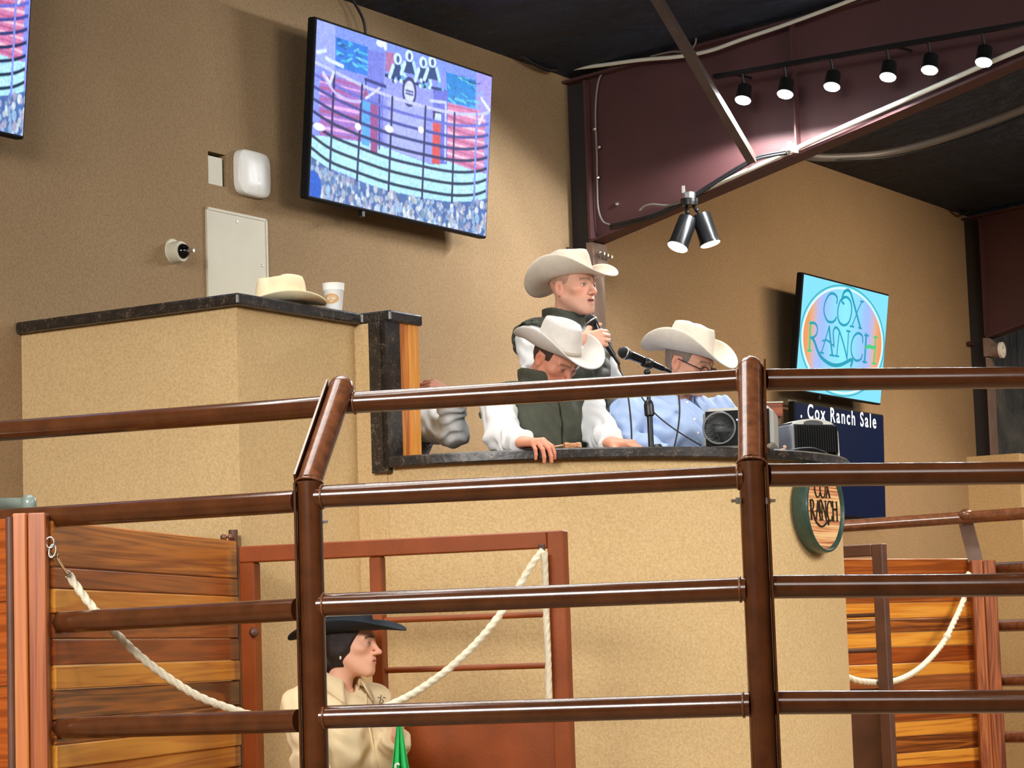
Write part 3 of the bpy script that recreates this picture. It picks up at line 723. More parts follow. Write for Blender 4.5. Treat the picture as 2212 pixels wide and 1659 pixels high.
# ================================================================== PICTURES FOR THE SCREENS (painted with numpy on the screen grid)
def homography(src, dst):
    A = []
    for (x, y), (u, v) in zip(src, dst):
        A.append([x, y, 1, 0, 0, 0, -u * x, -u * y, -u]); A.append([0, 0, 0, x, y, 1, -v * x, -v * y, -v])
    _, _, vt = np.linalg.svd(np.array(A, float)); return vt[-1].reshape(3, 3)
def hmap(H, pts):
    p = np.asarray(pts, float); q = np.c_[p, np.ones(len(p))] @ H.T; return q[:, :2] / q[:, 2:3]
class Canvas:
    def __init__(self, w, h, asp, bg):
        self.w, self.h, self.asp = w, h, asp
        u, v = np.meshgrid(np.linspace(0, 1, w), np.linspace(0, 1, h))
        self.x = u * asp; self.y = v
        self.c = np.zeros((h, w, 3)); self.c[:] = lin(bg)
        self.px = 1.0 / h
    def mix(self, m, col):
        m = np.clip(m, 0, 1)[..., None]; self.c = self.c * (1 - m) + lin(col) * m if not isinstance(col, np.ndarray) else self.c * (1 - m) + col * m
    def poly(self, pts, col, a=1.0):
        p = np.array(pts, float) * [self.asp, 1]; n = len(p); inside = np.zeros(self.x.shape, bool)
        for i in range(n):
            x0, y0 = p[i]; x1, y1 = p[(i + 1) % n]
            if y0 == y1: continue
            cnd = ((y0 > self.y) != (y1 > self.y)) & (self.x < (x1 - x0) * (self.y - y0) / (y1 - y0) + x0)
            inside ^= cnd
        self.mix(inside * a, col)
    def win(self, x0, x1, y0, y1):
        i0 = max(0, int(y0 * (self.h - 1)) - 2); i1 = min(self.h, int(y1 * (self.h - 1)) + 4)
        j0 = max(0, int(x0 / self.asp * (self.w - 1)) - 2); j1 = min(self.w, int(x1 / self.asp * (self.w - 1)) + 4)
        return slice(i0, max(i0, i1)), slice(j0, max(j0, j1))
    def mixw(self, w, m, col):
        m = np.clip(m, 0, 1)[..., None]; self.c[w] = self.c[w] * (1 - m) + lin(col) * m
    def line(self, pts, wd, col, a=1.0):
        p = np.array(pts, float) * [self.asp, 1]
        w = self.win(p[:, 0].min() - wd, p[:, 0].max() + wd, p[:, 1].min() - wd, p[:, 1].max() + wd)
        X, Y = self.x[w], self.y[w]; d = np.full(X.shape, 9.0)
        for i in range(len(p) - 1):
            b = p[i + 1] - p[i]; L = (b @ b) + 1e-12
            t = np.clip(((X - p[i, 0]) * b[0] + (Y - p[i, 1]) * b[1]) / L, 0, 1)
            d = np.minimum(d, np.hypot(X - p[i, 0] - t * b[0], Y - p[i, 1] - t * b[1]))
        self.mixw(w, np.clip((wd / 2 - d) / self.px + 0.5, 0, 1) * a, col)
    def ell(self, c, rx, ry, col, a=1.0, ring=None):
        g = 0.03; w = self.win(c[0] * self.asp - rx - g, c[0] * self.asp + rx + g, c[1] - ry - g, c[1] + ry + g)
        e = np.hypot((self.x[w] - c[0] * self.asp) / rx, (self.y[w] - c[1]) / ry)
        if ring: m = np.clip((ring / 2 - np.abs(e - 1) * min(rx, ry)) / self.px + .5, 0, 1)
        else: m = np.clip((1 - e) * min(rx, ry) / self.px + .5, 0, 1)
        self.mixw(w, m * a, col)
def lin(c): return np.array(srgb(*c)[:3])
def catmull(pts, k=6):
    return [tuple(q)[:2] for q in spline([Vector((p[0], p[1], 0)) for p in pts], k)]

# --- the ring as the camera over the seats sees it
def ring_picture():
    cv = Canvas(520, 293, 1.775, (128, 142, 240))
    H = homography([(125, 108), (1300, 495), (1265, 1572), (88, 1292)], [(0, 0), (1, 0), (1, 1), (0, 1)])
    h = lambda pts: hmap(H, pts)
    rng = np.random.RandomState(3)
    cv.poly(h([(100, 60), (248, 120), (248, 470), (100, 400)]), (150, 164, 255))
    cv.poly(h([(248, 120), (1320, 460), (1320, 560), (248, 260)]), (118, 146, 246), .7)
    cv.poly(h([(1195, 440), (1320, 470), (1320, 760), (1195, 720)]), (158, 150, 250))
    for q, col in (([(250, 225), (465, 292), (465, 488), (250, 432)], (44, 116, 214)), ([(990, 460), (1190, 515), (1190, 708), (1000, 662)], (24, 128, 208))):
        cv.poly(h(q), col); q = np.array(q, float)
        for k in range(26):
            u, v = rng.rand(2); p = q[0] * (1 - u) * (1 - v) + q[1] * u * (1 - v) + q[2] * u * v + q[3] * (1 - u) * v
            L = rng.rand() * 50 + 12; cv.line(h([p, p + [L, L * .3 + rng.randn() * 12]]), .008 + .008 * rng.rand(), [(110, 214, 240), (24, 70, 140), (70, 190, 220)][k % 3], .7)
    # wooden gates
    for q, base, st in (([(150, 470), (440, 545), (440, 935), (150, 892)], (150, 108, 196), (232, 178, 230)), ([(1005, 668), (1255, 735), (1245, 1150), (1000, 1062)], (206, 124, 172), (255, 204, 214))):
        cv.poly(h(q), base); q = np.array(q, float)
        for k in range(11):
            v = (k + .5) / 11; a = q[0] * (1 - v) + q[3] * v; b = q[1] * (1 - v) + q[2] * v
            cv.line(h([a, a * .5 + b * .5 + [0, rng.randn() * 7], b]), .008 + .012 * rng.rand(), st if k % 2 else (168, 84, 128), .8)
    # sand
    cv.poly(h([(60, 900), (150, 890), (440, 935), (570, 965), (900, 1090), (1000, 1062), (1245, 1150), (1300, 1150), (1300, 1340), (1040, 1350), (600, 1270), (60, 1040)]), (168, 222, 244))
    for k in range(240):
        x = 100 + 1160 * rng.rand(); y = 925 + (x - 100) * .22 + rng.rand() * 190
        cv.line(h([(x, y), (x + 30 * rng.rand() + 10, y + 8)]), .006, [(132, 190, 206), (206, 240, 250), (196, 226, 214)][k % 3], .55)
    # stand, booths
    cv.poly(h([(468, 310), (575, 335), (570, 960), (490, 940), (465, 500)]), (112, 122, 214))
    cv.poly(h([(575, 480), (905, 575), (905, 1085), (570, 962)]), (140, 148, 234)); cv.poly(h([(600, 640), (840, 690), (840, 1060), (600, 970)]), (172, 182, 248), .6)
    cv.poly(h([(905, 570), (1002, 588), (1002, 1085), (905, 1085)]), (98, 106, 204))
    cv.poly(h([(585, 320), (640, 335), (640, 470), (585, 455)]), (170, 110, 160))
    cv.poly(h([(580, 468), (905, 560), (985, 575), (985, 592), (905, 580), (580, 495)]), (24, 44, 110))
    for x, y in ((665, 372), (742, 352), (836, 396), (897, 392)):
        cv.poly(h([(x - 45, y + 110), (x - 28, y + 35), (x + 28, y + 40), (x + 48, y + 130)]), (34, 62, 120)); cv.line(h([(x - 52, y + 118), (x - 30, y + 50)]), .03, (190, 226, 246)); cv.line(h([(x + 50, y + 128), (x + 30, y + 50)]), .03, (170, 214, 246))
        p = h([(x, y)])[0]; cv.ell(p, .040, .034, (206, 236, 250)); cv.ell(h([(x + 2, y + 4)])[0], .017, .022, (60, 90, 150))
    p = h([(548, 270)])[0]; cv.ell(p, .04, .02, (220, 236, 255)); cv.line(h([(580, 262), (582, 300)]), .03, (214, 226, 255))
    for k in range(26):
        x = 600 + 380 * rng.rand(); cv.ell(h([(x, 500 + (x - 600) * .2 + rng.randn() * 12)])[0], .014, .012, [(200, 232, 250), (20, 36, 90), (90, 170, 220)][k % 3])
    p = h([(745, 596)])[0]; cv.ell(p, .062, .078, (196, 206, 255)); cv.ell(p, .062, .078, (44, 50, 108), 1, .02); cv.line(h([(722, 585), (770, 598)]), .012, (60, 70, 130)); cv.line(h([(722, 605), (770, 618)]), .012, (60, 70, 130))
    # passage gates and helpers
    cv.poly(h([(488, 660), (536, 668), (536, 1005), (490, 992)]), (150, 76, 140)); cv.poly(h([(905, 800), (957, 808), (950, 1090), (900, 1078)]), (208, 76, 74))
    cv.line(h([(450, 512), (585, 560)]), .02, (40, 50, 120)); cv.line(h([(455, 512), (455, 640)]), .015, (40, 50, 120)); cv.line(h([(545, 545), (548, 980)]), .015, (60, 60, 140)); cv.line(h([(885, 655), (990, 668), (988, 1060)]), .018, (190, 200, 255))
    cv.poly(h([(430, 640), (487, 650), (478, 820), (482, 965), (430, 950)]), (82, 160, 244)); cv.ell(h([(455, 612)])[0], .02, .028, (150, 80, 130))
    cv.poly(h([(902, 700), (962, 712), (960, 800), (905, 800)]), (50, 40, 100)); cv.poly(h([(920, 740), (960, 745), (960, 795), (915, 795)]), (190, 210, 250))
    # pebbles
    peb = [(60, 1005), (215, 1110), (400, 1190), (610, 1262), (840, 1312), (1040, 1342), (1190, 1335), (1300, 1310), (1300, 1620), (60, 1310)]
    cv.poly(h(peb), (72, 104, 166)); ph = h(peb)
    for k in range(760):
        x = 70 + 1220 * rng.rand(); y0 = np.interp(x, [60, 215, 400, 610, 840, 1040, 1190, 1300], [1012, 1118, 1198, 1270, 1320, 1350, 1343, 1318]); y = y0 + (330 * rng.rand())
        g = rng.rand(); s_ = .007 + .011 * rng.rand() + .006 * (y - y0) / 300
        col = tuple(np.array([(150, 186, 226), (190, 206, 232), (96, 132, 186), (168, 168, 200), (214, 226, 240)][rng.randint(5)]) * (0.8 + .2 * g))
        cv.ell(h([(x, y)])[0], s_ * 1.1, s_ * (1.1 + .6 * rng.rand()), col)
    cv.ell(h([(110, 1240)])[0], .08, .10, (36, 90, 196))
    # rails and posts
    top = np.array([(105, 392), (245, 462), (430, 552), (632, 632), (855, 697), (1050, 741), (1200, 747), (1290, 735)], float)
    bot = np.array([(95, 1020), (222, 1118), (402, 1188), (612, 1260), (836, 1310), (1036, 1342), (1184, 1338), (1268, 1310)], float)
    for k in range(8):
        t = [0, .13, .27, .41, .55, .69, .86, .985][k] if False else k / 7.6
        q = catmull(top * (1 - t) + bot * t)
        cv.line(h(q), .019, [(186, 192, 255), (96, 104, 200), (60, 68, 150), (40, 52, 116), (30, 40, 92), (20, 34, 70), (14, 38, 62), (14, 40, 66)][k])
    for i, x in enumerate(range(1, 8)):
        cv.line(h([top[x], bot[x]]), .020, (28, 34, 88) if x < 6 else (130, 140, 226))
    for a, b in (((130, 330), (185, 318)), ((170, 470), (215, 540)), ((240, 465), (215, 545)), ((1230, 640), (1285, 720)), ((1215, 810), (1240, 760)), ((190, 372), (300, 425))): cv.line(h([a, b]), .022, (206, 222, 255))
    cv.line(h(catmull([(165, 475), (250, 600), (350, 655), (420, 660)])), .016, (190, 180, 250)); cv.line(h(catmull([(455, 640), (510, 600), (545, 570)])), .016, (206, 206, 255))
    for x, y, r_ in ((148, 832, .045), (405, 831, .024), (612, 846, .034), (825, 852, .024)): cv.ell(h([(x, y)])[0], r_ * 1.2, .02, (255, 246, 252))
    # sensor-like mottling of the filmed picture
    nz = rng.rand(cv.h // 3 + 2, cv.w // 3 + 2); nz = np.kron(nz, np.ones((3, 3)))[:cv.h, :cv.w]
    nz = (nz + np.roll(nz, 1, 0) + np.roll(nz, 1, 1) + np.roll(nz, 2, 1)) / 4
    cv.c = cv.c * (0.80 + 0.40 * nz[..., None]); c2 = cv.c.copy()
    for ax_ in (0, 1): c2 = (c2 * 2 + np.roll(c2, 1, ax_) + np.roll(c2, -1, ax_)) / 4
    cv.c = np.clip(c2 * 1.06, 0, 1)
    return cv

# --- COX RANCH lettering as strokes (points in the picture frame of the right television)
COX = [
    ('k', .020, [(608, 395), (612, 330), (570, 282), (520, 290), (475, 370), (455, 470), (470, 560), (505, 620), (555, 630), (590, 605), (602, 575)]),
    ('k', .020, [(700, 330), (655, 360), (625, 450), (620, 550), (640, 630), (690, 670), (740, 650), (772, 580), (785, 480), (775, 390), (740, 335), (700, 325), (670, 345), (672, 385), (692, 405)]),
    ('k', .026, [(672, 330), (690, 270), (730, 240), (765, 262), (790, 330), (820, 440), (855, 570), (892, 706)]),
    ('k', .015, [(905, 388), (870, 460), (835, 560), (790, 684)]), ('k', .015, [(890, 380), (925, 384)]), ('k', .015, [(768, 682), (812, 690)]), ('k', .015, [(870, 702), (905, 712)]),
    ('g', .030, [(296, 632), (292, 760), (286, 975)]), ('g', .015, [(262, 974), (312, 980)]), ('g', .015, [(280, 632), (310, 636)]),
    ('k', .020, [(300, 640), (345, 640), (378, 690), (372, 770), (335, 815), (300, 820)]),
    ('k', .030, [(322, 822), (350, 880), (380, 970), (420, 1050), (490, 1120), (570, 1160), (650, 1160), (720, 1130), (775, 1100), (800, 1110), (785, 1170)]),
    ('k', .017, [(518, 690), (490, 790), (460, 900), (430, 1000)]), ('k', .026, [(520, 690), (530, 800), (545, 920), (560, 1035)]), ('k', .015, [(415, 1003), (455, 1012)]), ('k', .015, [(530, 1036), (582, 1045)]),
    ('k', .015, [(440, 860), (480, 850), (520, 870), (560, 912), (575, 890), (572, 830)]),
    ('k', .020, [(578, 930), (570, 800), (572, 730), (600, 695), (640, 740), (680, 860), (712, 980), (735, 1080)]), ('k', .017, [(640, 760), (625, 900), (612, 1045)]), ('k', .015, [(592, 1046), (636, 1055)]),
    ('k', .017, [(750, 745), (745, 880), (735, 1080)]), ('k', .015, [(728, 740), (770, 748)]),
    ('k', .020, [(922, 880), (912, 800), (860, 770), (810, 820), (785, 920), (790, 1020), (820, 1090), (865, 1110), (905, 1085), (915, 1040)]),
    ('k', .030, [(962, 790), (956, 940), (945, 1125)]), ('k', .015, [(942, 795), (992, 803)]), ('k', .015, [(922, 1122), (972, 1132)]),
    ('g', .030, [(962, 945), (1000, 935), (1040, 950), (1072, 945)]), ('g', .024, [(1075, 820), (1070, 970), (1055, 1145)]), ('g', .015, [(1052, 820), (1096, 826)]), ('g', .015, [(1035, 1145), (1080, 1152)])]
HTV = homography([(218, 42), (1222, 318), (1142, 1645), (118, 1455)], [(0, 0), (1, 0), (1, 1), (0, 1)])
TVC, TVR = (0.5, 0.5), 0.485       # circle centre (u, v) and radius as a share of the height
TV_ASP = 1.30 / 0.745
def cox_uv():
    out = []
    for kind, wd, pts in COX:
        out.append((kind, wd, hmap(HTV, catmull(pts, 5) if len(pts) > 2 else pts)))
    return out
def logo_picture():
    cv = Canvas(470, 269, TV_ASP, (132, 226, 252))
    t = np.clip(np.abs(cv.x / TV_ASP - .5) / .5, 0, 1)[..., None]
    st = [(0, (140, 238, 255)), (.30, (146, 216, 255)), (.52, (160, 190, 255)), (.64, (186, 186, 226)), (.74, (228, 176, 140)), (.84, (236, 156, 100)), (1, (238, 150, 96))]
    pos = [s_[0] for s_ in st]; colr = np.stack([np.interp(t[..., 0], pos, [lin(s_[1])[k] for s_ in st]) for k in range(3)], -1)
    rx, ry = TV_ASP * .49, .49
    e = np.hypot((cv.x - .5 * TV_ASP) / rx, (cv.y - .5) / ry)
    cv.ell((.5, .5), rx * 1.005, ry * 1.005, (52, 170, 180), 1, .012)
    cv.mix((e < .965).astype(float), colr); cv.ell((.5, .5), rx * .955, ry * .955, (226, 252, 255), 1, .016)
    for kind, wd, p in cox_uv():
        cv.line(p, wd * 1.15, (28, 156, 186) if kind == 'k' else (70, 204, 124))
    for k in range(9):
        cv.line([(.40 + k * .022, .905), (.408 + k * .022, .93)], .008, (110, 150, 220), .7)
    for a, b in (((.12, .80), (.15, .95)), ((.14, .82), (.10, .9)), ((.16, .84), (.17, .95))): cv.line([a, b], .012, (120, 200, 110), .6)
    return cv
# ================================================================== TELEVISIONS
def television(label, corners, dtop, dbot, cv, emit, shift=0.0, thick=0.045, frame=0.012, blank=None):
    (tl, tr, bl) = corners
    A = at_d(tl[0], tl[1], dtop); B = at_d(tr[0], tr[1], dtop); C = at_d(bl[0], bl[1], dbot)
    B.z = A.z; w = (B - A).dot(WU); B = A + WU * w
    dn = C - A; dn = dn - WU * dn.dot(WU)
    hgt = dn.length; dn.normalize(); nrm = WU.cross(dn).normalized()
    if nrm.dot(WN) < 0: nrm = -nrm
    cen = A + WU * (w / 2) + dn * (hgt / 2)
    t = thing('television', label, 'television', cen, 'wall televisions')
    mb = MB(); mb.bbox(cen - nrm * (thick / 2), WU * (w / 2), dn * (hgt / 2), nrm * (thick / 2), 0.006); mb.build('housing', M_MATTE, t)
    mb = MB(); mb.bbox(cen - nrm * (thick + 0.015) + dn * hgt * .08, WU * (w * .33), dn * (hgt * .30), nrm * 0.02, 0.01); mb.build('rear_cover', M_MATTE, t)
    mc = cen - nrm * (thick + .03); back = sd(mc)[1]
    mb = MB(); c0 = mc; c1 = c0 - WN * back; mb.bbox((c0 + c1) / 2, WU * .10, WN * (back / 2), Z * .09, 0.004); mb.build('wall_mount', M_BLACKM, t)
    P0 = A + WU * frame + dn * frame + nrm * 0.0015; ww = w - 2 * frame; hh = hgt - 2 * frame
    if cv is not None:
        u, v = np.meshgrid(np.linspace(0, 1, cv.w), np.linspace(0, 1, cv.h))
        P_ = np.array(P0)[None, None] + np.array(WU)[None, None] * (u[..., None] * ww) + np.array(dn)[None, None] * (v[..., None] * hh)
        idx = np.arange(cv.w * cv.h).reshape(cv.h, cv.w)
        fs = np.stack([idx[:-1, :-1], idx[1:, :-1], idx[1:, 1:], idx[:-1, 1:]], -1).reshape(-1, 4)
        mesh_obj('screen', P_.reshape(-1, 3), fs, vcol('screen_picture_%d' % len(MATS), 0.55, emit, 0.08), t, False, cv.c.reshape(-1, 3), recalc=False)
    else:
        mb = MB(); mb.add([P0, P0 + WU * ww, P0 + WU * ww + dn * hh, P0 + dn * hh], [(0, 3, 2, 1)]); mb.build('screen', blank, t)
    mb = MB(); mb.bbox(A + WU * (w * .30) + dn * (hgt + .012) - nrm * .02, WU * .012, dn * .014, nrm * .012, .002); mb.build('sensor', M_BLACK, t)
    return t, A, dn, nrm, w, hgt, P0
RING = ring_picture()
television('large television showing the round ring and its pebbles', ((681, 35), (1065, 157), (666, 428)), 0.24, 0.17, RING, 1.08)
wtv = 1.50
A_ = at_d(74, -120, 0.24)
television('television cut off by the left edge of the picture', ((-330, -250), (77, -110), (-345, 212)), 0.24, 0.17, RING, 1.08)
television('television with the teal lettered circle on cyan', ((1735, 588), (1921, 638), (1718, 845)), 0.24, 0.14, logo_picture(), 0.95)
M_NAVY = plain('navy_screen', srgb(3, 5, 12), 0.45, emit=(srgb(5, 20, 52), 0.9), spec=0.08)
t4, A4, dn4, nr4, w4, h4, P4 = television('dark navy television with white words below the logo one', ((1716, 866), (1909, 899), (1714, 1110)), 0.10, 0.08, None, 0, blank=M_NAVY)
def text_mesh(name, body, size, origin, xdir, ydir, mat, parent, depth=0.0, spacing=1.0, xscale=1.0, bold=0.0):
    cu = bpy.data.curves.new(name, 'FONT'); cu.body = body; cu.size = size; cu.space_character = spacing; cu.extrude = depth; cu.offset = bold
    tmp = bpy.data.objects.new(name, cu); scene.collection.objects.link(tmp)
    dg = bpy.context.evaluated_depsgraph_get(); me = bpy.data.meshes.new_from_object(tmp.evaluated_get(dg))
    bpy.data.objects.remove(tmp)
    xd, yd = Vector(xdir).normalized(), Vector(ydir).normalized(); zd = xd.cross(yd)
    for v in me.vertices:
        p = v.co.copy(); v.co = Vector(origin) + xd * (p.x * xscale) + yd * p.y + zd * p.z
    me.materials.clear(); me.materials.append(mat)
    o = bpy.data.objects.new(name, me); scene.collection.objects.link(o)
    if parent: o.parent = parent; o.matrix_parent_inverse = parent_inv(parent)
    return o
M_TXT = emission('white_screen_text', srgb(226, 238, 250), 0.95)
org = at_d(1736, 903, 0.105)
text_mesh('screen_text', '. Cox Ranch Sale', 0.132, A4 + WU * 0.075 + dn4 * 0.098 + nr4 * 0.003, WU, -dn4, M_TXT, t4, 0, 1.30, 0.96, 0.0018)
M_NAVY2 = plain('screen_glow_band', srgb(10, 12, 24), 0.12, emit=(srgb(26, 24, 44), 0.9))

# ================================================================== WALL FIXTURES
ap = thing('access_point', 'white rounded wireless access point with a blue light', 'access point', at_d(548, 375, 0.02))
P00 = at_d(548, 376, 0.02); ww, hh = 0.115, 0.102
def squircle(n, ex): 
    out = []
    for i in range(n):
        a = 2 * math.pi * i / n; c, s_ = math.cos(a), math.sin(a)
        out.append((math.copysign(abs(c) ** (2 / ex), c), math.copysign(abs(s_) ** (2 / ex), s_)))
    return out
apx0, apx1 = sd(at_d(515, 376, .03))[0], sd(at_d(583, 376, .03))[0]; apz1, apz0 = at_d(548, 326, .03).z, at_d(548, 424, .03).z
cs, cz, hw, hh = (apx0 + apx1) / 2, (apz0 + apz1) / 2, (apx1 - apx0) / 2, (apz1 - apz0) / 2
mb = MB(); V = []; lev = [(1.0, 0.0), (1.0, 0.025), (.97, 0.034), (.86, 0.041), (.45, 0.046)]; NQ = 40; sq = squircle(NQ, 4.5)
for k, dd in lev: V += [W(cs + x * hw * k, 0.002 + dd, cz + y * hh * k) for x, y in sq]
mb.add(V, [(i * NQ + j, i * NQ + (j + 1) % NQ, (i + 1) * NQ + (j + 1) % NQ, (i + 1) * NQ + j) for i in range(len(lev) - 1) for j in range(NQ)] + [tuple(range((len(lev) - 1) * NQ, len(lev) * NQ)), tuple(range(NQ))[::-1]])
mb.build('case', M_WHITE, ap, 40)
mb = MB(); mb.lathe([(0.007, 0), (0.007, 0.002)], W(cs + .012, 0.046, cz - hh * .42), WN, 12); mb.build('status_light', emission('blue_led', srgb(120, 160, 255), 1.4), ap)
pn = thing('wall_hatch', 'cream metal access hatch on the wall behind the white hat', 'panel', at_d(512, 545, 0.0))
s0, s1 = sd(at_d(446, 446, 0.01))[0], sd(at_d(577, 472, 0.01))[0]; z1 = at_d(446, 446, .01).z; z0 = at_d(452, 650, .01).z - 0.1
mb = MB()
for q in ((s0, s1, z1 - .012, z1), (s0, s1, z0, z0 + .012), (s0, s0 + .012, z0, z1), (s1 - .012, s1, z0, z1)): mb.wbox(q[0], q[1], 0.001, 0.012, q[2], q[3])
mb.build('panel_frame', M_CREAM, pn)
mb = MB(); mb.wbox(s0 + .013, s1 - .013, 0.001, 0.009, z0 + .013, z1 - .013); mb.build('panel_door', M_CREAM, pn)
for (x, y) in ((512, 479), (567, 574)):
    mb = MB(); mb.lathe([(0.006, 0), (0.006, 0.002), (.004, .003)], at_d(x, y, 0.009), WN, 10); mb.build('cam_lock', M_CHROME, pn)
# junction box plate sunk in the wall opening
jb = thing('junction_plate', 'cream plate sunk in the small square wall opening', 'cover plate', W((ns0 + ns1) / 2, -0.03, (nz0 + nz1) / 2))
mb = MB(); mb.wbox(ns0 - .002, ns1 - .022, -0.04, -0.004, nz0 - .002, nz1 - .018); mb.build('plate', M_CREAM, jb)
mb = MB(); mb.wbox(ns0 - .01, ns1 + .01, -0.20, -0.19, nz0 - .01, nz1 + .01); mb.build('niche_shade', M_BLACK, jb)  # black sheet stands in for the shade inside the wall opening
# dome camera
cmr = thing('security_camera', 'small round security camera left of the cream wall hatch', 'camera', at_d(388, 543, 0.0))
cc = at_d(386, 544, 0.03); cs2, _ = sd(cc); c0 = W(cs2, 0.0, cc.z)
mb = MB(); mb.lathe([(0.046, 0.0), (0.046, 0.040), (0.043, 0.050), (0.034, 0.052)], c0, WN, 28); mb.build('camera_base', M_CREAM, cmr, 40)
mb = MB(); mb.lathe([(0.033, 0.045), (0.033, 0.056), (0.027, 0.070), (0.016, 0.078), (0.002, 0.08)], c0, WN, 24); mb.build('lens_dome', plain('black_glass', srgb(10, 10, 12), 0.08), cmr, True)
mb = MB(); mb.tube([c0 + WN * .062 + Vector((.004, 0, 0)), c0 + WN * .098 + Vector((.012, 0, -.002))], [0.009, 0.0075], 12); mb.build('lens', M_CHROME, cmr, 40)
mb = MB(); mb.lathe([(0.055, 0.0), (0.052, 0.004)], c0 + Z * 0.006, WN, 22); mb.build('plaster_patch', M_CREAM, cmr)
# fire alarm on the far column
fa = thing('alarm_bell', 'small white round alarm on the far grey column', 'alarm', at_d(2147, 758, 0.2))
ca = W(S2 + .02, 0.165, at_d(2144, 758, .16).z)
mb = MB(); mb.lathe([(0.055, 0), (0.055, .05), (0.05, .055)], ca, WN, 24); mb.build('alarm_base', M_GREYPRIMER, fa, 40)
mb = MB(); mb.lathe([(0.060, .055), (0.060, .075), (0.045, .082), (0.022, .078), (0.02, .06)], ca, WN, 24); mb.build('alarm_ring', M_WHITE, fa, 40)

# ================================================================== LAMPS
# six lamp heads on a track beside the first rafter
tr_s = S1 - 0.24
trk = thing('lamp_track', 'thin black lamp track beside the dark red rafter', 'track', at_s(1700, 142, tr_s))
pa = at_s(1543, 166, tr_s); dA = sd(pa)[1]; zT = pa.z
mb = MB(); mb.box((W(tr_s, dA, zT) + W(tr_s, dA + 2.2, zT)) / 2, WN * 1.1, WU * 0.018, Z * 0.010); mb.build('rail', M_BLACKM, trk)
for dd in (0.1, 1.0, 1.9):
    mb = MB(); mb.tube([W(tr_s, dA + dd, zT), W(S1 - .02, dA + dd, zT + .02)], 0.008, 8); mb.build('bracket', M_BLACKM, trk)
M_BULB = emission('led_face', (0.86, 0.94, 1.0, 1), 60.0)
M_BULBW = emission('warm_led_face', (1.0, 0.93, 0.82, 1), 16.0)
M_BULBW2 = emission('warm_led_face_dim', (1.0, 0.9, 0.66, 1), 1.6)
SPOT_E = 54.0
names6 = ['first track lamp from the left beside the slanting brace', 'second track lamp from the left on the rafter', 'third track lamp from the left on the rafter',
          'third track lamp from the right on the rafter', 'second track lamp from the right on the rafter', 'rightmost lit track lamp on the rafter']
def spot(name, loc, dirv, power, ang, col, r=0.03, blend=0.5, parent=None):
    l = bpy.data.lights.new(name, 'SPOT'); l.energy = power; l.spot_size = ang; l.spot_blend = blend; l.color = col; l.shadow_soft_size = r
    o = bpy.data.objects.new(name, l); scene.collection.objects.link(o); o.location = loc
    o.rotation_euler = Vector(dirv).to_track_quat('-Z', 'Y').to_euler()
    return o
def track_head(label, p, aim, power, zT_, dim=False):
    t = thing('track_lamp', label, 'lamp', p, 'track lamps on the rafter')
    mb = MB(); ax = aim.normalized()
    mb.lathe([(0.012, -0.085), (0.036, -0.08), (0.040, -0.005), (0.044, 0.0), (0.041, 0.001)], p, ax, 24); mb.build('lamp_can', M_BLACKM, t, 40)
    mb = MB(); mb.lathe([(0.040, 0.0015), (0.038, 0.006), (0.02, 0.010), (0.001, 0.011)], p, ax, 24); mb.build('bulb_face', M_BULB, t)
    mb = MB(); mb.tube([p - ax * .07, Vector((p.x, p.y, zT_))], 0.007, 8); mb.build('stem', M_BLACKM, t)
    spot('track_spot', p + ax * 0.02, aim, power, math.radians(172), (0.95, 0.97, 1.0), 0.03, 0.22)
    return t
px6 = [(1605, 216), (1696, 203), (1797, 187), (1918, 166), (2008, 151), (2125, 134)]
for k, (x, y) in enumerate(px6):
    p = at_s(x, y, tr_s)
    track_head(names6[k], p, Vector((-WU.x * .40, -WU.y * .40, -1.0)), SPOT_E, zT)
# same lamps on the second frame, beyond the right edge of the view
for k in range(4):
    p = W(S2 - .24, 1.55 + .3 * k, 4.3)
    l = spot('far_track_spot', p, Vector((-WU.x * .5, -WU.y * .5, -1.0)), SPOT_E, math.radians(110), (1.0, 0.9, 0.78), 0.04, 0.3)
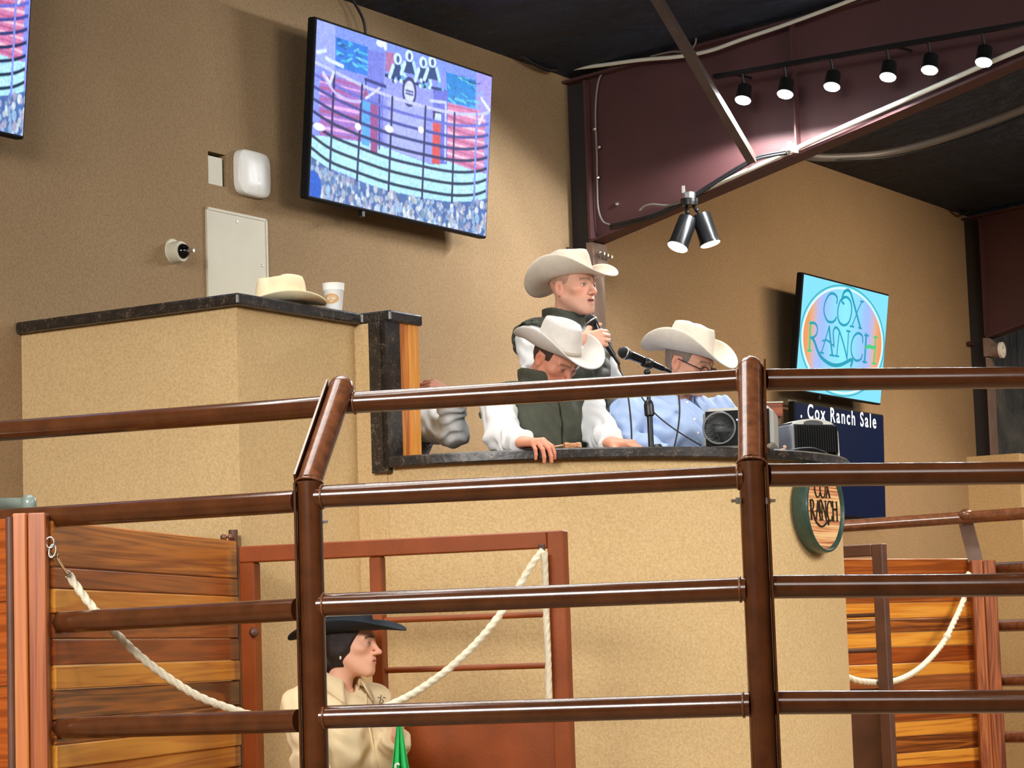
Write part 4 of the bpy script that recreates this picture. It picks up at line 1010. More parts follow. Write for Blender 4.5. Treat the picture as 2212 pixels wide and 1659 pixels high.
# twin spotlight under the rafter
tw = thing('twin_spotlight', 'twin black can spotlight hanging below the rafter', 'spotlight', at_s(1490, 430, S1 - .12))
c = at_s(1489, 432, S1 - .13)
mb = MB(); mb.lathe([(0.046, -.012), (0.044, -.03), (.03, -.033)], c, Z, 20); mb.lathe([(0.046, -0.012), (0.046, 0.006)], c, Z, 20); mb.build('canopy', M_BLACKM, tw, 40)
mb = MB(); mb.lathe([(0.032, 0.006), (0.034, 0.034), (0.03, .04)], c, Z, 8); mb.build('junction_box', M_CHROME, tw, 30)
mb = MB(); mb.bbox(c + Vector((-.03, 0, .055)), (.010, 0, 0), (0, .010, 0), (0, 0, .022), .003); mb.build('clamp', M_CHROME, tw)
for k, (xa, ya, xb, yb, mt, pw, lab) in enumerate(((1487, 472, 1462, 538, M_BULBW, 34, 'left can, glowing white'), (1514, 464, 1534, 528, M_BULBW2, 16, 'right can, glowing pale yellow'))):
    yd = at_s(1489, 470, S1 - .13).y
    a = at_y(xa, ya, yd); b_ = at_y(xb, yb, yd); ax = (b_ - a).normalized(); L = (b_ - a).length
    ax2 = (ax + Vector((0, (-0.25, -0.10)[k], 0))).normalized()
    mb = MB(); mb.lathe([(0.02, -0.002), (0.048, 0.0), (0.050, 0.004), (0.052, L - .012), (0.057, L - .01), (0.057, L), (0.051, L + .001)], a, ax2, 28); cn = mb.build('lamp_can', M_BLACKM, tw, 40); cn['label'] = lab
    mb = MB(); mb.lathe([(0.054, L + .0015), (0.05, L + .006), (0.03, L + .010), (.002, L + .011)], a, ax2, 28); mb.build('lamp_lens', mt, tw, True)
    mb = MB(); j = c + Vector((-.018 + .036 * k, 0, -.03)); mb.tube([j, (j + a) / 2 + Vector((.004 * (1 - 2 * k), 0, 0)), a + ax2 * .002], 0.008, 8); mb.sphere((j + a) / 2, .013, 10, 6); mb.build('swivel_arm', M_BLACKM, tw, True)
    spot('twin_spot', a + ax2 * (L + .02), ax2, pw, math.radians(80), (1.0, 0.9, 0.76), 0.05, 0.6)
# ================================================================== SIGNED-DISTANCE MODELLING FOR BODIES AND CLOTHES
def surface_nets(fn, lo, hi, h):
    lo = np.array(lo, float); hi = np.array(hi, float)
    n = np.ceil((hi - lo) / h).astype(int) + 1
    ax = [lo[k] + h * np.arange(n[k]) for k in range(3)]
    X, Y, Zg = np.meshgrid(*ax, indexing='ij')
    v = fn(X.astype(np.float32), Y.astype(np.float32), Zg.astype(np.float32))
    ins = v < 0
    c = np.zeros(tuple(n - 1), np.int8)
    corners = [(i, j, k) for i in (0, 1) for j in (0, 1) for k in (0, 1)]
    sl = lambda i, j, k: (slice(i, n[0] - 1 + i), slice(j, n[1] - 1 + j), slice(k, n[2] - 1 + k))
    for q in corners: c += ins[sl(*q)]
    cells = np.argwhere((c > 0) & (c < 8))
    idx = -np.ones(tuple(n - 1), np.int64); idx[tuple(cells.T)] = np.arange(len(cells))
    acc = np.zeros((len(cells), 3)); cnt = np.zeros(len(cells))
    for a in range(8):
        for b in range(a + 1, 8):
            A, B = np.array(corners[a]), np.array(corners[b])
            if np.abs(A - B).sum() != 1: continue
            va = v[tuple((cells + A).T)]; vb = v[tuple((cells + B).T)]
            m_ = (va < 0) != (vb < 0)
            t = np.where(m_, va / np.where(m_, va - vb, 1), 0)[:, None]
            acc += np.where(m_[:, None], A + (B - A) * t, 0); cnt += m_
    verts = lo + h * (cells + acc / cnt[:, None])
    faces = []
    for axis in range(3):
        o1, o2 = (axis + 1) % 3, (axis + 2) % 3
        s0 = [slice(0, n[k] - 1) for k in range(3)]; s1 = list(s0)
        s0 = [slice(1, n[k] - 1) for k in range(3)]; s0[axis] = slice(0, n[axis] - 1)
        s1 = list(s0); s1[axis] = slice(1, n[axis])
        a_, b_ = ins[tuple(s0)], ins[tuple(s1)]
        e = np.argwhere(a_ != b_)
        if not len(e): continue
        flip = a_[tuple(e.T)]
        base = e.copy()
        for k in range(3):
            if k != axis: base[:, k] += 1
        def cell(d1, d2):
            q = base.copy(); q[:, o1] -= d1; q[:, o2] -= d2; return idx[tuple(q.T)]
        f = np.stack([cell(1, 1), cell(0, 1), cell(0, 0), cell(1, 0)], 1)
        f[~flip] = f[~flip][:, ::-1]
        faces.append(f)
    faces = np.concatenate(faces); faces = faces[(faces >= 0).all(1)]
    return verts, faces
def s_ell(P, c, r, R=None):
    x, y, z = P[0] - c[0], P[1] - c[1], P[2] - c[2]
    if R is not None: x, y, z = (R[0][0] * x + R[0][1] * y + R[0][2] * z, R[1][0] * x + R[1][1] * y + R[1][2] * z, R[2][0] * x + R[2][1] * y + R[2][2] * z)
    a = np.sqrt((x / r[0]) ** 2 + (y / r[1]) ** 2 + (z / r[2]) ** 2); b = np.sqrt((x / r[0] ** 2) ** 2 + (y / r[1] ** 2) ** 2 + (z / r[2] ** 2) ** 2)
    return a * (a - 1) / (b + 1e-9)
def s_cap(P, a, b, ra, rb=None, flat=None):
    rb = ra if rb is None else rb
    bx, by, bz = b[0] - a[0], b[1] - a[1], b[2] - a[2]; L = bx * bx + by * by + bz * bz + 1e-12
    x, y, z = P[0] - a[0], P[1] - a[1], P[2] - a[2]
    t = np.clip((x * bx + y * by + z * bz) / L, 0, 1)
    return np.sqrt((x - t * bx) ** 2 + (y - t * by) ** 2 + (z - t * bz) ** 2) - (ra + (rb - ra) * t)
def s_box(P, c, hsz, rnd):
    q = [np.abs(P[k] - c[k]) - (hsz[k] - rnd) for k in range(3)]
    return np.sqrt(sum(np.maximum(k, 0) ** 2 for k in q)) + np.minimum(np.maximum(q[0], np.maximum(q[1], q[2])), 0) - rnd
def smin(a, b, k):
    h = np.clip(0.5 + 0.5 * (b - a) / k, 0, 1); return b + (a - b) * h - k * h * (1 - h)
def smax(a, b, k): return -smin(-a, -b, k)
def xform(v, Mx):
    A = np.array(Mx.to_3x3()); return v @ A.T + np.array(Mx.translation)
def frame(origin, fwd, up=(0, 0, 1), scale=1.0):
    """local x = person's right, y = forward, z = up"""
    f = Vector(fwd).normalized(); u = Vector(up); u = (u - f * u.dot(f)).normalized(); r = f.cross(u)
    mt = Matrix((r * scale, f * scale, u * scale)).transposed().to_4x4(); mt.translation = Vector(origin); return mt

# ------------------------------------------------------------------ head
def head_sdf(female=False, mouth=0.0, jaw=1.0, squint=0.0):
    def fn(x, y, z):
        P = (x, y, z); A = (np.abs(x), y, z)
        d = s_ell(P, (0, -.010, .032), (.076, .099, .084))
        d = smin(d, s_ell(P, (0, .030, -.026), (.063, .063, .080)), .030)
        d = smin(d, s_ell(P, (0, .050, -.076), (.043 * jaw, .043, .038)), .028)
        d = smin(d, s_cap(A, (.054 * jaw, .004, -.050), (.020, .072, -.099), .017, .014), .026)
        d = smin(d, s_ell(P, (0, .077, -.101), (.019, .015, .015)), .018)
        d = smin(d, s_ell(A, (.046, .057, -.017), (.022, .021, .016)), .020)
        br = .0075 if female else .0100
        d = smin(d, s_cap(A, (.010, .0925, .019), (.044, .074, .021), br, br * .8), .014)
        d = smax(d, -s_ell(A, (.031, .1035, .000), (.0195, .0160, .0110)), .012)
        lid = s_ell(A, (.0315, .0765, -.0005), (.0160, .0148, .0140))
        lid = smax(lid, -s_ell(A, (.0315, .096, -.001), (.0120, .030, .0042 - squint)), .002)
        d = smin(d, lid, .004)
        nw = .0085 if female else .0105
        d = smin(d, s_cap(P, (0, .0890, .010), (0, .1120, -.027), .0075, nw), .012)
        d = smin(d, s_ell(P, (0, .1155, -.0315), (.0115 if not female else .0098, .0110, .0092)), .008)
        d = smin(d, s_ell(A, (.0125, .1030, -.0350), (.0080, .0110, .0072)), .006)
        d = smax(d, -s_ell(A, (.0070, .1060, -.0415), (.0036, .0055, .0032)), .002)
        d = smin(d, s_ell(P, (0, .0745, -.062), (.032, .025, .024)), .014)
        zz_ = z + .006 * mouth
        d = smin(d, s_cap(A, (.000, .0985, -.0572), (.0200, .0895, -.0610), .0052, .0032), .006)
        d = smin(d, s_cap(A, (.000, .0965 - .002 * mouth, -.0690 - .006 * mouth), (.0185, .0885, -.0645 - .004 * mouth), .0062, .0035), .006)
        d = smax(d, -s_ell(P, (0, .1000, -.0632 - .003 * mouth), (.0205, .014, .0016 + .0050 * mouth)), .003)
        e = s_ell(A, (.0775, -.010, -.010), (.0075, .0185, .0315), ((1, .25, 0), (-.25, .97, .2), (0, -.2, .98)))
        e = smax(e, -s_ell(A, (.0875, -.004, -.007), (.0095, .0112, .0205)), .003)
        d = smin(d, e, .006)
        nr_ = .046 if female else .056
        d = smin(d, s_cap(P, (0, -.022, -.055), (0, -.052, -.215), nr_, nr_ * 1.08), .030)
        return d
    return fn
def head_colors(v, skin, stubble=0.0, brow=(60, 44, 36), female=False, flush=0.4):
    s_ = np.array(lin(skin)); c = np.tile(s_, (len(v), 1)); x, y, z = np.abs(v[:, 0]), v[:, 1], v[:, 2]
    def blend(m, col, k=1.0):
        nonlocal c
        m = np.clip(m * k, 0, 1)[:, None]; c = c * (1 - m) + lin(col) * m
    red = (int(skin[0] * .97), int(skin[1] * .74), int(skin[2] * .68))
    g = lambda cx, cy, cz, r: np.exp(-(((x - cx) ** 2 + (y - cy) ** 2 + (z - cz) ** 2) / r ** 2))
    blend(g(.042, .07, -.025, .026), red, flush); blend(g(0, .113, -.032, .018), red, flush * 1.1); blend(g(.08, -.01, -.008, .03), red, flush * .9)
    blend(((y > -.03) & (z < -.04) & (z > -.12)) * np.clip((y + .03) / .05, 0, 1) * np.clip((-z - .04) / .02, 0, 1), tuple(int(k * .72) for k in skin), stubble)
    lip = np.maximum(np.exp(-(((x / .020) ** 4) + ((z + .0575) / .0048) ** 2 + ((y - .097) / .012) ** 2)), np.exp(-(((x / .019) ** 4) + ((z + .069) / .0055) ** 2 + ((y - .095) / .012) ** 2)))
    blend(lip, (176, 92, 84) if not female else (190, 96, 92), .8)
    blend(np.exp(-((x / .019) ** 4 + ((z + .0632) / .0022) ** 2 + ((y - .090) / .012) ** 2)), (70, 30, 28), .85)
    bz = .0225 + .10 * np.clip(x - .012, 0, .02) - .22 * np.clip(x - .034, 0, 1)
    blend(np.exp(-(((z - bz) / .0042) ** 2)) * ((x > .010) & (x < .050) & (y > .05)), brow, .75 if not female else .92)
    blend(np.exp(-(((x - .0315) / .014) ** 4 + ((z - .0035) / .0022) ** 2)) * (y > .07), (62, 40, 34), .8)
    blend(np.exp(-(((x - .0315) / .014) ** 4 + ((z + .006) / .002) ** 2)) * (y > .07), (120, 78, 64), .45)
    return c
M_SKIN = vcol('skin', 0.5, 0.0, 0.35, 0.0, 0.12, 260.0)
def eye_mesh(par, Mx, sx, iris):
    mb = MB(); mb.sphere((0, 0, 0), .0126, 18, 12)
    v = np.array([tuple(p) for p in mb.v]); c = np.tile(lin((222, 212, 204)), (len(v), 1))
    r = np.hypot(v[:, 0], v[:, 2]); fr = v[:, 1] > 0
    c[fr & (r < .0062)] = lin(iris); c[fr & (r < .0034)] = lin((8, 6, 6))
    v = v + [sx * .0315, .0768, -.0005]
    mesh_obj('eye', xform(v, Mx), mb.f, M_EYE, par, True, c)
M_EYE = vcol('eyeball', 0.12, 0.0, 0.6)
# ------------------------------------------------------------------ hand: wrist at origin, y to the fingertips, z out of the back of the hand
def hand_mesh(side, curls, spread=0.06, thumb=(0.5, 0.5), scale=1.0):
    S = -side          # thumb side of x for a right hand (side = 1) is -x
    bases = [(-.028, .088), (-.0095, .094), (.0095, .090), (.027, .079)]
    lens = [(.043, .026, .020), (.047, .030, .021), (.043, .028, .020), (.034, .020, .018)]
    segs = []
    for i, ((bx, by), L) in enumerate(zip(bases, lens)):
        a = 0.0; yaw = (i - 1.5) * spread; p = np.array([bx, by, .002]); r0 = (.0098, .0100, .0096, .0084)[i]
        for k in range(3):
            a += math.radians(curls[i][k]); dv = np.array([math.sin(yaw) * math.cos(a), math.cos(yaw) * math.cos(a), -math.sin(a)])
            q = p + dv * L[k]; segs.append((p.copy(), q.copy(), r0 * (1 - .09 * k), r0 * (1 - .09 * (k + 1)), i)); p = q
    t0 = np.array([-.026, .018, -.006]); a1, a2 = thumb
    dv = np.array([-math.cos(a1) * .75, .62, -.35 * a2 - .1]); dv /= np.linalg.norm(dv); t1 = t0 + dv * .044
    dv2 = np.array([-math.cos(a1) * .35, .80, -.5 * a2]); dv2 /= np.linalg.norm(dv2); t2 = t1 + dv2 * .034
    dv3 = np.array([.1, .85, -.6 * a2]); dv3 /= np.linalg.norm(dv3); t3 = t2 + dv3 * .024
    th = [(t0, t1, .0150, .0115), (t1, t2, .0112, .0100), (t2, t3, .0100, .0082)]
    def fn(x, y, z):
        P = (x * (1 if S < 0 else -1), y, z)
        d = s_box(P, (0, .048, 0), (.039, .046, .0150), .013)
        d = smin(d, s_ell(P, (-.024, .030, -.008), (.018, .030, .014)), .012)
        d = smin(d, s_ell(P, (0, .0, 0), (.029, .04, .020)), .02)
        d = smin(d, s_cap(P, (0, -.01, 0), (0, -.032, 0), .021, .020), .02)
        for i in range(4):
            f = None
            for (a, b, ra, rb, k) in segs:
                if k == i:
                    q = s_cap(P, a, b, ra, rb); f = q if f is None else smin(f, q, .003)
            d = smin(d, f, .006)
            d = smin(d, s_ell(P, (bases[i][0], bases[i][1] - .004, .008), (.0085, .010, .006)), .006)
        f = None
        for a, b, ra, rb in th:
            q = s_cap(P, a, b, ra, rb); f = q if f is None else smin(f, q, .004)
        return smin(d, f, .008)
    pts = np.array([p for s_ in segs for p in (s_[0], s_[1])] + [t1, t2, t3, (-.045, 0, 0), (.045, -.095, 0)])
    if S > 0: pts[:, 0] *= -1
    lo = np.minimum(pts.min(0), (-.06, -.10, -.035)) - .018; hi = np.maximum(pts.max(0), (.06, 0, .035)) + .018
    v, f = surface_nets(fn, lo, hi, .0030)
    return v * scale, f
def hand_frame(wrist, fdir, back):
    y = Vector(fdir).normalized(); z = Vector(back); z = (z - y * z.dot(y)).normalized(); x = y.cross(z)
    mt = Matrix((x, y, z)).transposed().to_4x4(); mt.translation = Vector(wrist); return mt
FIST = [(62, 78, 45), (64, 80, 45), (64, 80, 45), (58, 76, 45)]
RELAX = [(18, 28, 18), (22, 32, 20), (26, 36, 22), (28, 36, 22)]

# ------------------------------------------------------------------ cowboy hat: y = front, z = up, base of the crown at the origin
def hat_mesh(crown_h=.118, rx=.176, ry=.204, curl=.075, droop=.030, a=.080, b=.101, dent=.030, flat=False, pinch=1.0, lop=0.0):
    NT = 72; V = []; F = []
    rows = []
    # brim, outside to inside
    for i in range(15):
        rho = 1 - i / 14.0; row = []
        for j in range(NT):
            t = 2 * math.pi * j / NT; sx, cy = math.sin(t), math.cos(t)
            X = sx * (a + (rx - a) * rho); Y = cy * (b + (ry - b) * rho)
            up = curl * rho ** 1.7 * abs(sx) ** 2.0 - droop * rho ** 1.4 * abs(cy) ** 2.2 * (1.0 if cy > 0 else .8)
            X *= 1 - .20 * (curl / .075) * rho ** 2 * sx * sx
            if flat: up = max(up, -0.0 + .0)
            row.append((X, Y, up + lop * sx * rho))
        rows.append(row)
    # crown sides
    for i in range(1, 13):
        u = i / 12.0; row = []
        for j in range(NT):
            t = 2 * math.pi * j / NT; sx, cy = math.sin(t), math.cos(t)
            k = 1 - .13 * u - .05 * max(0, u - .8) / .2
            X = sx * a * k; Y = cy * b * (k + .02 * u)
            pf = math.exp(-((abs(t if t < math.pi else 2 * math.pi - t) - .75) / .38) ** 2) * u ** 1.6 * pinch
            X *= 1 - .26 * pf; Y *= 1 - .10 * pf
            Zv = crown_h * u * (1.0 - .05 * (1 - cy) / 2 * 0 + (-.06 * max(0, cy) * u))
            row.append((X, Y, Zv))
        rows.append(row)
    last = rows[-1]
    for i in range(1, 11):
        q = 1 - i / 10.0; row = []
        for j in range(NT):
            x0, y0, z0 = last[j]; X = x0 * q; Y = y0 * q
            ridge = .010 * (1 - q ** 4)
            cr = dent * math.exp(-(X / .020) ** 2) * min(1, max(0, (1 - q) * 2.2)) * (1 if abs(Y) < b * .75 else .5)
            pp = .022 * pinch * (math.exp(-(((X - .046) ** 2 + (Y - .045) ** 2) / .028 ** 2)) + math.exp(-(((X + .046) ** 2 + (Y - .045) ** 2) / .028 ** 2))) * min(1, (1 - q) * 3)
            row.append((X, Y, z0 + ridge - cr - pp - (.06 * crown_h) * 0))
        rows.append(row)
    for r in rows: V += r
    n = len(rows)
    for i in range(n - 1):
        for j in range(NT): F.append((i * NT + j, i * NT + (j + 1) % NT, (i + 1) * NT + (j + 1) % NT, (i + 1) * NT + j))
    return np.array(V), F
def make_hat(par, Mx, mat, band, label=None, name='cowboy_hat', **kw):
    v, f = hat_mesh(**kw); ho = mesh_obj(name, xform(v, Mx), f, mat, par, True)
    sol = ho.modifiers.new('felt', 'SOLIDIFY'); sol.thickness = .0042; sol.offset = 0.0
    if label: ho['label'] = label
    a, b = kw.get('a', .080), kw.get('b', .101)
    mb = MB(); NT = 60
    for z, k in ((.004, 1.012), (.004, 1.035), (.017, 1.018), (.017, .995)):
        mb.v += [tuple((math.sin(2 * math.pi * j / NT) * a * k, math.cos(2 * math.pi * j / NT) * b * k, z)) for j in range(NT)]
    mb.f = [(i * NT + j, i * NT + (j + 1) % NT, ((i + 1) % 4) * NT + (j + 1) % NT, ((i + 1) % 4) * NT + j) for i in range(4) for j in range(NT)]
    mb.mi = [0] * len(mb.f)
    mesh_obj('hat_band', xform(np.array(mb.v), Mx), mb.f, band, ho if par is not None or True else None, True)
    return ho
# ------------------------------------------------------------------ torso and clothes (body frame: x right, y forward, z up, origin at neck base)
def folds(P, amp, seed=0.0, sc=1.0):
    x, y, z = P
    w = np.sin(38 * sc * (z + .35 * x) + 3 * np.sin(17 * sc * x + seed) + 2 * np.sin(13 * sc * y + seed * 2))
    w2 = np.sin(52 * sc * (x - .6 * z + .4 * y) + 3 * np.sin(21 * sc * z + seed * 1.3))
    w3 = np.sin(88 * sc * (z - .3 * x + .5 * y) + 4 * np.sin(31 * sc * x + seed) + 3 * np.sin(27 * sc * y))
    return amp * (.5 * w + .35 * w2 + .35 * w3)
class Body:
    """joints in the body frame; arms = list of (shoulder, elbow, wrist)"""
    def __init__(self, origin, fwd, lean=0.0, side=0.0, width=1.0, girth=1.0, length=0.50, female=False):
        self.M = frame(origin, fwd); self.inv = self.M.inverted()
        self.lean, self.side, self.w, self.g, self.L, self.fem = lean, side, width, girth, length, female
        self.arms = []
    def loc(self, p): return tuple(self.inv @ Vector(p))
    def arm(self, sgn, elbow, wrist, shoulder=None):
        sh = self.loc(shoulder) if shoulder is not None else (sgn * .185 * self.w, -.015, -.055)
        self.arms.append((sh, self.loc(elbow), self.loc(wrist)))
    def torso(self, P, off=0.0):
        w, g, L = self.w, self.g, self.L
        hip = (self.side, -self.lean, -L); ch = (self.side * .3, -self.lean * .35 + .01, -.17); be = (self.side * .7, -self.lean * .7 + .012, -.34)
        d = s_ell(P, ch, (.165 * w + off, .112 * g + off, .175 + off))
        d = smin(d, s_ell(P, be, ((.150 if not self.fem else .130) * w + off, .115 * g + off, .17 + off)), .06)
        d = smin(d, s_ell(P, hip, (.165 * w + off, .125 * g + off, .13 + off)), .06)
        for s_ in (-1, 1):
            d = smin(d, s_cap(P, (s_ * .05, -.02, -.035), (s_ * .175 * w, -.018, -.062), .050 + off, .058 + off), .05)
        if self.fem:
            for s_ in (-1, 1): d = smin(d, s_ell(P, (s_ * .075, .085, -.19), (.065 + off, .055 + off, .065 + off)), .05)
        return d
    def armsd(self, P, off=0.0, cut=None):
        out = None
        for sh, el, wr in self.arms:
            wr2 = wr
            q = smin(s_cap(P, sh, el, .054 + off, .044 + off), s_cap(P, el, wr2, .043 + off, .030 + off), .02)
            out = q if out is None else np.minimum(out, q)
        return out
    def bounds(self, pad, legs=False):
        pts = [(-.30 * self.w, -.2 - abs(self.lean), -self.L - .2), (.30 * self.w, .2 + abs(self.lean), .14)]
        for a in self.arms: pts += list(a)
        p = np.array(pts); return p.min(0) - pad, p.max(0) + pad
    def nets(self, fn, h, lo=None, hi=None):
        l, u = self.bounds(.09)
        v, f = surface_nets(fn, l if lo is None else lo, u if hi is None else hi, h); return v, f
def wmesh(name, body, v, f, mat, par, col=None, kind=None):
    return mesh_obj(name, xform(v, body.M), f, mat, par, True, col, recalc=False)
def taper_noise(P, k): return k * (np.sin(61 * P[0] + 5 * P[2]) * np.sin(57 * P[1]) * np.sin(49 * P[2] + 3 * P[0]))

def make_shirt(body, par, mat, amp=.0045, seed=0.0, name='shirt', off=.014, bottom=-.56, neck_r=.062, h=.0072, buttons=False):
    def fn(x, y, z):
        P = (x, y, z)
        t = body.torso(P, off); a = body.armsd(P, off + .006)
        d = smin(t, a, .035) if a is not None else t
        # stronger creases at the inside of the elbow and the armpit
        fa = folds(P, amp, seed)
        if a is not None:
            for sh, el, wr in body.arms:
                ge = np.exp(-((x - el[0]) ** 2 + (y - el[1]) ** 2 + (z - el[2]) ** 2) / .11 ** 2)
                fa = fa * (1 + 1.1 * ge)
        d = d + fa
        # cuffs
        for sh, el, wr in body.arms:
            ax = np.array(wr) - np.array(el); ax /= np.linalg.norm(ax)
            along = (x - wr[0]) * ax[0] + (y - wr[1]) * ax[1] + (z - wr[2]) * ax[2]
            near = np.sqrt((x - wr[0]) ** 2 + (y - wr[1]) ** 2 + (z - wr[2]) ** 2) < .10
            d = np.where(near, np.maximum(d, along + .004), d)
            cuff = smax(s_cap(P, tuple(np.array(wr) - ax * .055), tuple(np.array(wr)), .041 + off * .3, .040 + off * .3), along + .002, .002)
            d = smin(d, cuff, .006)
        d = smax(d, -s_cap(P, (0, -.01, -.02), (0, .0, .12), neck_r), .01)
        d = np.maximum(d, bottom - z)
        return d
    v, f = body.nets(fn, h)
    return wmesh(name, body, v, f, mat, par)
def make_vest(body, par, mat, off=.034, bottom=-.52, collar_h=.085, quilt=.004, h=.0085, collar_r=.083, hole=.088):
    def fn(x, y, z):
        P = (x, y, z)
        d = body.torso(P, off)
        q = np.abs(np.sin((z + .10 * np.abs(x)) * math.pi / .055)) ** .5
        d = d - quilt * (q - .5) + folds(P, .008, 2.0, .8)
        for sh, el, wr in body.arms:
            s_ = np.array(sh); e_ = np.array(el); ax = e_ - s_; ax /= np.linalg.norm(ax)
            c0 = s_ + np.array([math.copysign(.012, s_[0]), 0, 0])
            d = smax(d, -s_cap(P, tuple(c0 - np.array([0, 0, -.004])), tuple(c0 + ax * .25), hole, hole * 1.0), .012)
        # standing collar
        rr = np.sqrt(x ** 2 + ((y + .008 - .12 * z) * .95) ** 2); shell = np.abs(rr - (collar_r + .10 * (z - .02))) - .009
        col = smax(smax(shell, z - collar_h + .25 * np.maximum(y, 0), .006), -.06 - z, .006)
        col = col + .0022 * np.sin(x * 90) * np.sin(z * 60)
        d = smin(d, col, .018)
        # zip line down the front
        d = smax(d, -(np.maximum(np.abs(x - .002) - .0035, .03 - y)), .004)
        d = smax(d, -s_cap(P, (0, -.008, -.03), (0, .008, .14), collar_r - .012), .006)
        return np.maximum(d, bottom - z)
    v, f = body.nets(fn, h)
    return wmesh('vest', body, v, f, mat, par)
def make_flesh(body, par, skin, head=None, hands=(), legs=None):
    """head, torso, arms, hands and legs as the single body mesh"""
    VV, FF, CC = [], [], []; n = 0
    def put(v, f, c):
        nonlocal n
        VV.append(v); FF.append(f + n); CC.append(c); n += len(v)
    if head:
        v, f, c, Mx = head; put(xform(v, Mx), f, c)
    def fn(x, y, z):
        P = (x, y, z); d = body.torso(P, -.012); a = body.armsd(P, -.006)
        if a is not None: d = smin(d, a, .03)
        d = smin(d, s_cap(P, (0, -.02, -.06), (0, -.005, .03), .052 if not body.fem else .044), .03)
        if legs:
            for q in legs:
                q = [body.loc(p) for p in q]
                d = smin(d, smin(s_cap(P, q[0], q[1], .078, .052), s_cap(P, q[1], q[2], .050, .036), .02), .03)
        return d
    lo, hi = body.bounds(.08)
    if legs:
        pts = np.array([body.loc(p) for q in legs for p in q]); lo = np.minimum(lo, pts.min(0) - .12); hi = np.maximum(hi, pts.max(0) + .12)
    v, f = surface_nets(fn, lo, hi, .017); put(xform(v, body.M), f, np.tile(lin(skin), (len(v), 1)))
    for (v, f, Mx) in hands:
        c = np.tile(lin(skin), (len(v), 1)); tip = np.clip((v[:, 1] - .07) / .06, 0, 1)[:, None] * .35
        c = c * (1 - tip) + lin((int(skin[0] * .98), int(skin[1] * .80), int(skin[2] * .74))) * tip
        put(xform(v, Mx), f, c)
    return mesh_obj('body', np.concatenate(VV), np.concatenate(FF), M_SKIN, par, True, np.concatenate(CC), recalc=False)
def make_legs(body, par, legs, mat, name='jeans', boots=None):
    def fn(x, y, z):
        P = (x, y, z); d = s_ell(P, (body.side, -body.lean, -body.L - .02), (.165 * body.w + .012, .13 * body.g + .012, .12))
        for q in legs:
            q = [body.loc(p) for p in q]
            d = smin(d, smin(s_cap(P, q[0], q[1], .092, .066), s_cap(P, q[1], q[2], .066, .058), .02), .03)
        return d + folds(P, .003, 5.0)
    pts = np.array([body.loc(p) for q in legs for p in q]); lo = np.minimum(pts.min(0) - .13, (-.22, -.3, -body.L - .18)); hi = np.maximum(pts.max(0) + .13, (.22, .2, -body.L + .12))
    v, f = surface_nets(fn, lo, hi, .014); wmesh(name, body, v, f, mat, par)
    for q in legs:
        a = Vector(q[2]); fw = (body.M.to_3x3() @ Vector((0, 1, 0)))
        mb = MB(); mt = Matrix.Identity(4)
        pts = [a + Z * .10, a + Z * .02, a - Z * .03 + fw * .02, a - Z * .045 + fw * .09, a - Z * .055 + fw * .16]
        mb.tube(spline(pts, 4), [.058 - .0012 * i for i in range(17)], 12); mb.build('boot', boots or M_BOOT, par, True)
M_BOOT = plain('boot_leather', srgb(70, 42, 26), 0.5)
M_JEANS = plain('denim', srgb(52, 62, 84), 0.85, 0.0, 0.15, 60.0, 0.2, 400.0)
def collar_flaps(body, par, mat, r=.062, open_=.5, drop=.075, tip=.05, z0=.0, h=.038, tilt=.10, name='collar', stand=False):
    """turned-down shirt collar with two points, open at the front"""
    NT = 44; V = []; rows = 5
    for i in range(NT + 1):
        t = open_ + (2 * math.pi - 2 * open_) * i / NT           # 0 = front
        fr = max(0, math.cos(t)); s_, c_ = math.sin(t), math.cos(t)
        point = (max(0, 1 - min(i, NT - i) / 9.0)) ** 1.2
        zt = z0 + h - h * ((1 + c_) / 2) ** 1.5
        for k in range(rows):
            if stand and k > 1: rr, z = r + .001 * k, zt - .012 * (k - 1)
            elif k == 0: rr, z = r - .002, zt - .035
            elif k == 1: rr, z = r, zt
            elif k == 2: rr, z = r + .008, zt + .002
            elif k == 3: rr, z = r + .022, zt - .012 - .3 * tip * point
            else: rr, z = r + .040 + .012 * point, zt - .027 - tip * point
            V.append((s_ * rr * 1.02, c_ * rr - .010 + .016 * fr, z))
    F = [(i * rows + k, i * rows + k + 1, (i + 1) * rows + k + 1, (i + 1) * rows + k) for i in range(NT) for k in range(rows - 1)]
    o = mesh_obj(name, xform(np.array(V), body.M), F, mat, par, True)
    s = o.modifiers.new('cloth', 'SOLIDIFY'); s.thickness = .003
    return o
def hair_shell(par, Mx, col, region, off=.007, h=.0035, lo=(-.10, -.15, -.16), hi=(.10, .11, .13), extra=None, mat=None):
    hs = head_sdf()
    def fn(x, y, z):
        P = (x, y, z); d = s_ell(P, (0, -.010, .032), (.076 + off, .099 + off, .084 + off))
        d = smin(d, s_ell(P, (0, -.03, -.04), (.058 + off, .062 + off, .07)), .03)
        d = d + .0016 * np.sin(170 * x + 40 * y) * np.sin(120 * y + 90 * z)
        d = smax(d, region(x, y, z), .006)
        if extra is not None: d = smin(d, extra(P), .02)
        return d
    v, f = surface_nets(fn, lo, hi, h); return mesh_obj('hair', xform(v, Mx), f, mat or plain('hair_%d' % len(MATS), col, 0.6, 0, .25, 160.0, .4, 400.0), par, True, recalc=False)
def build_head(skin, scale, origin, fwd, up=(0, 0, 1), **kw):
    hk = {k: kw[k] for k in ('female', 'mouth', 'jaw', 'squint') if k in kw}
    v, f = surface_nets(head_sdf(**hk), (-.098, -.125, -.215), (.098, .132, .128), .0026)
    c = head_colors(v, skin, kw.get('stubble', 0), kw.get('brow', (60, 44, 36)), kw.get('female', False), kw.get('flush', .4))
    return v, f, c, frame(origin, fwd, up, scale)
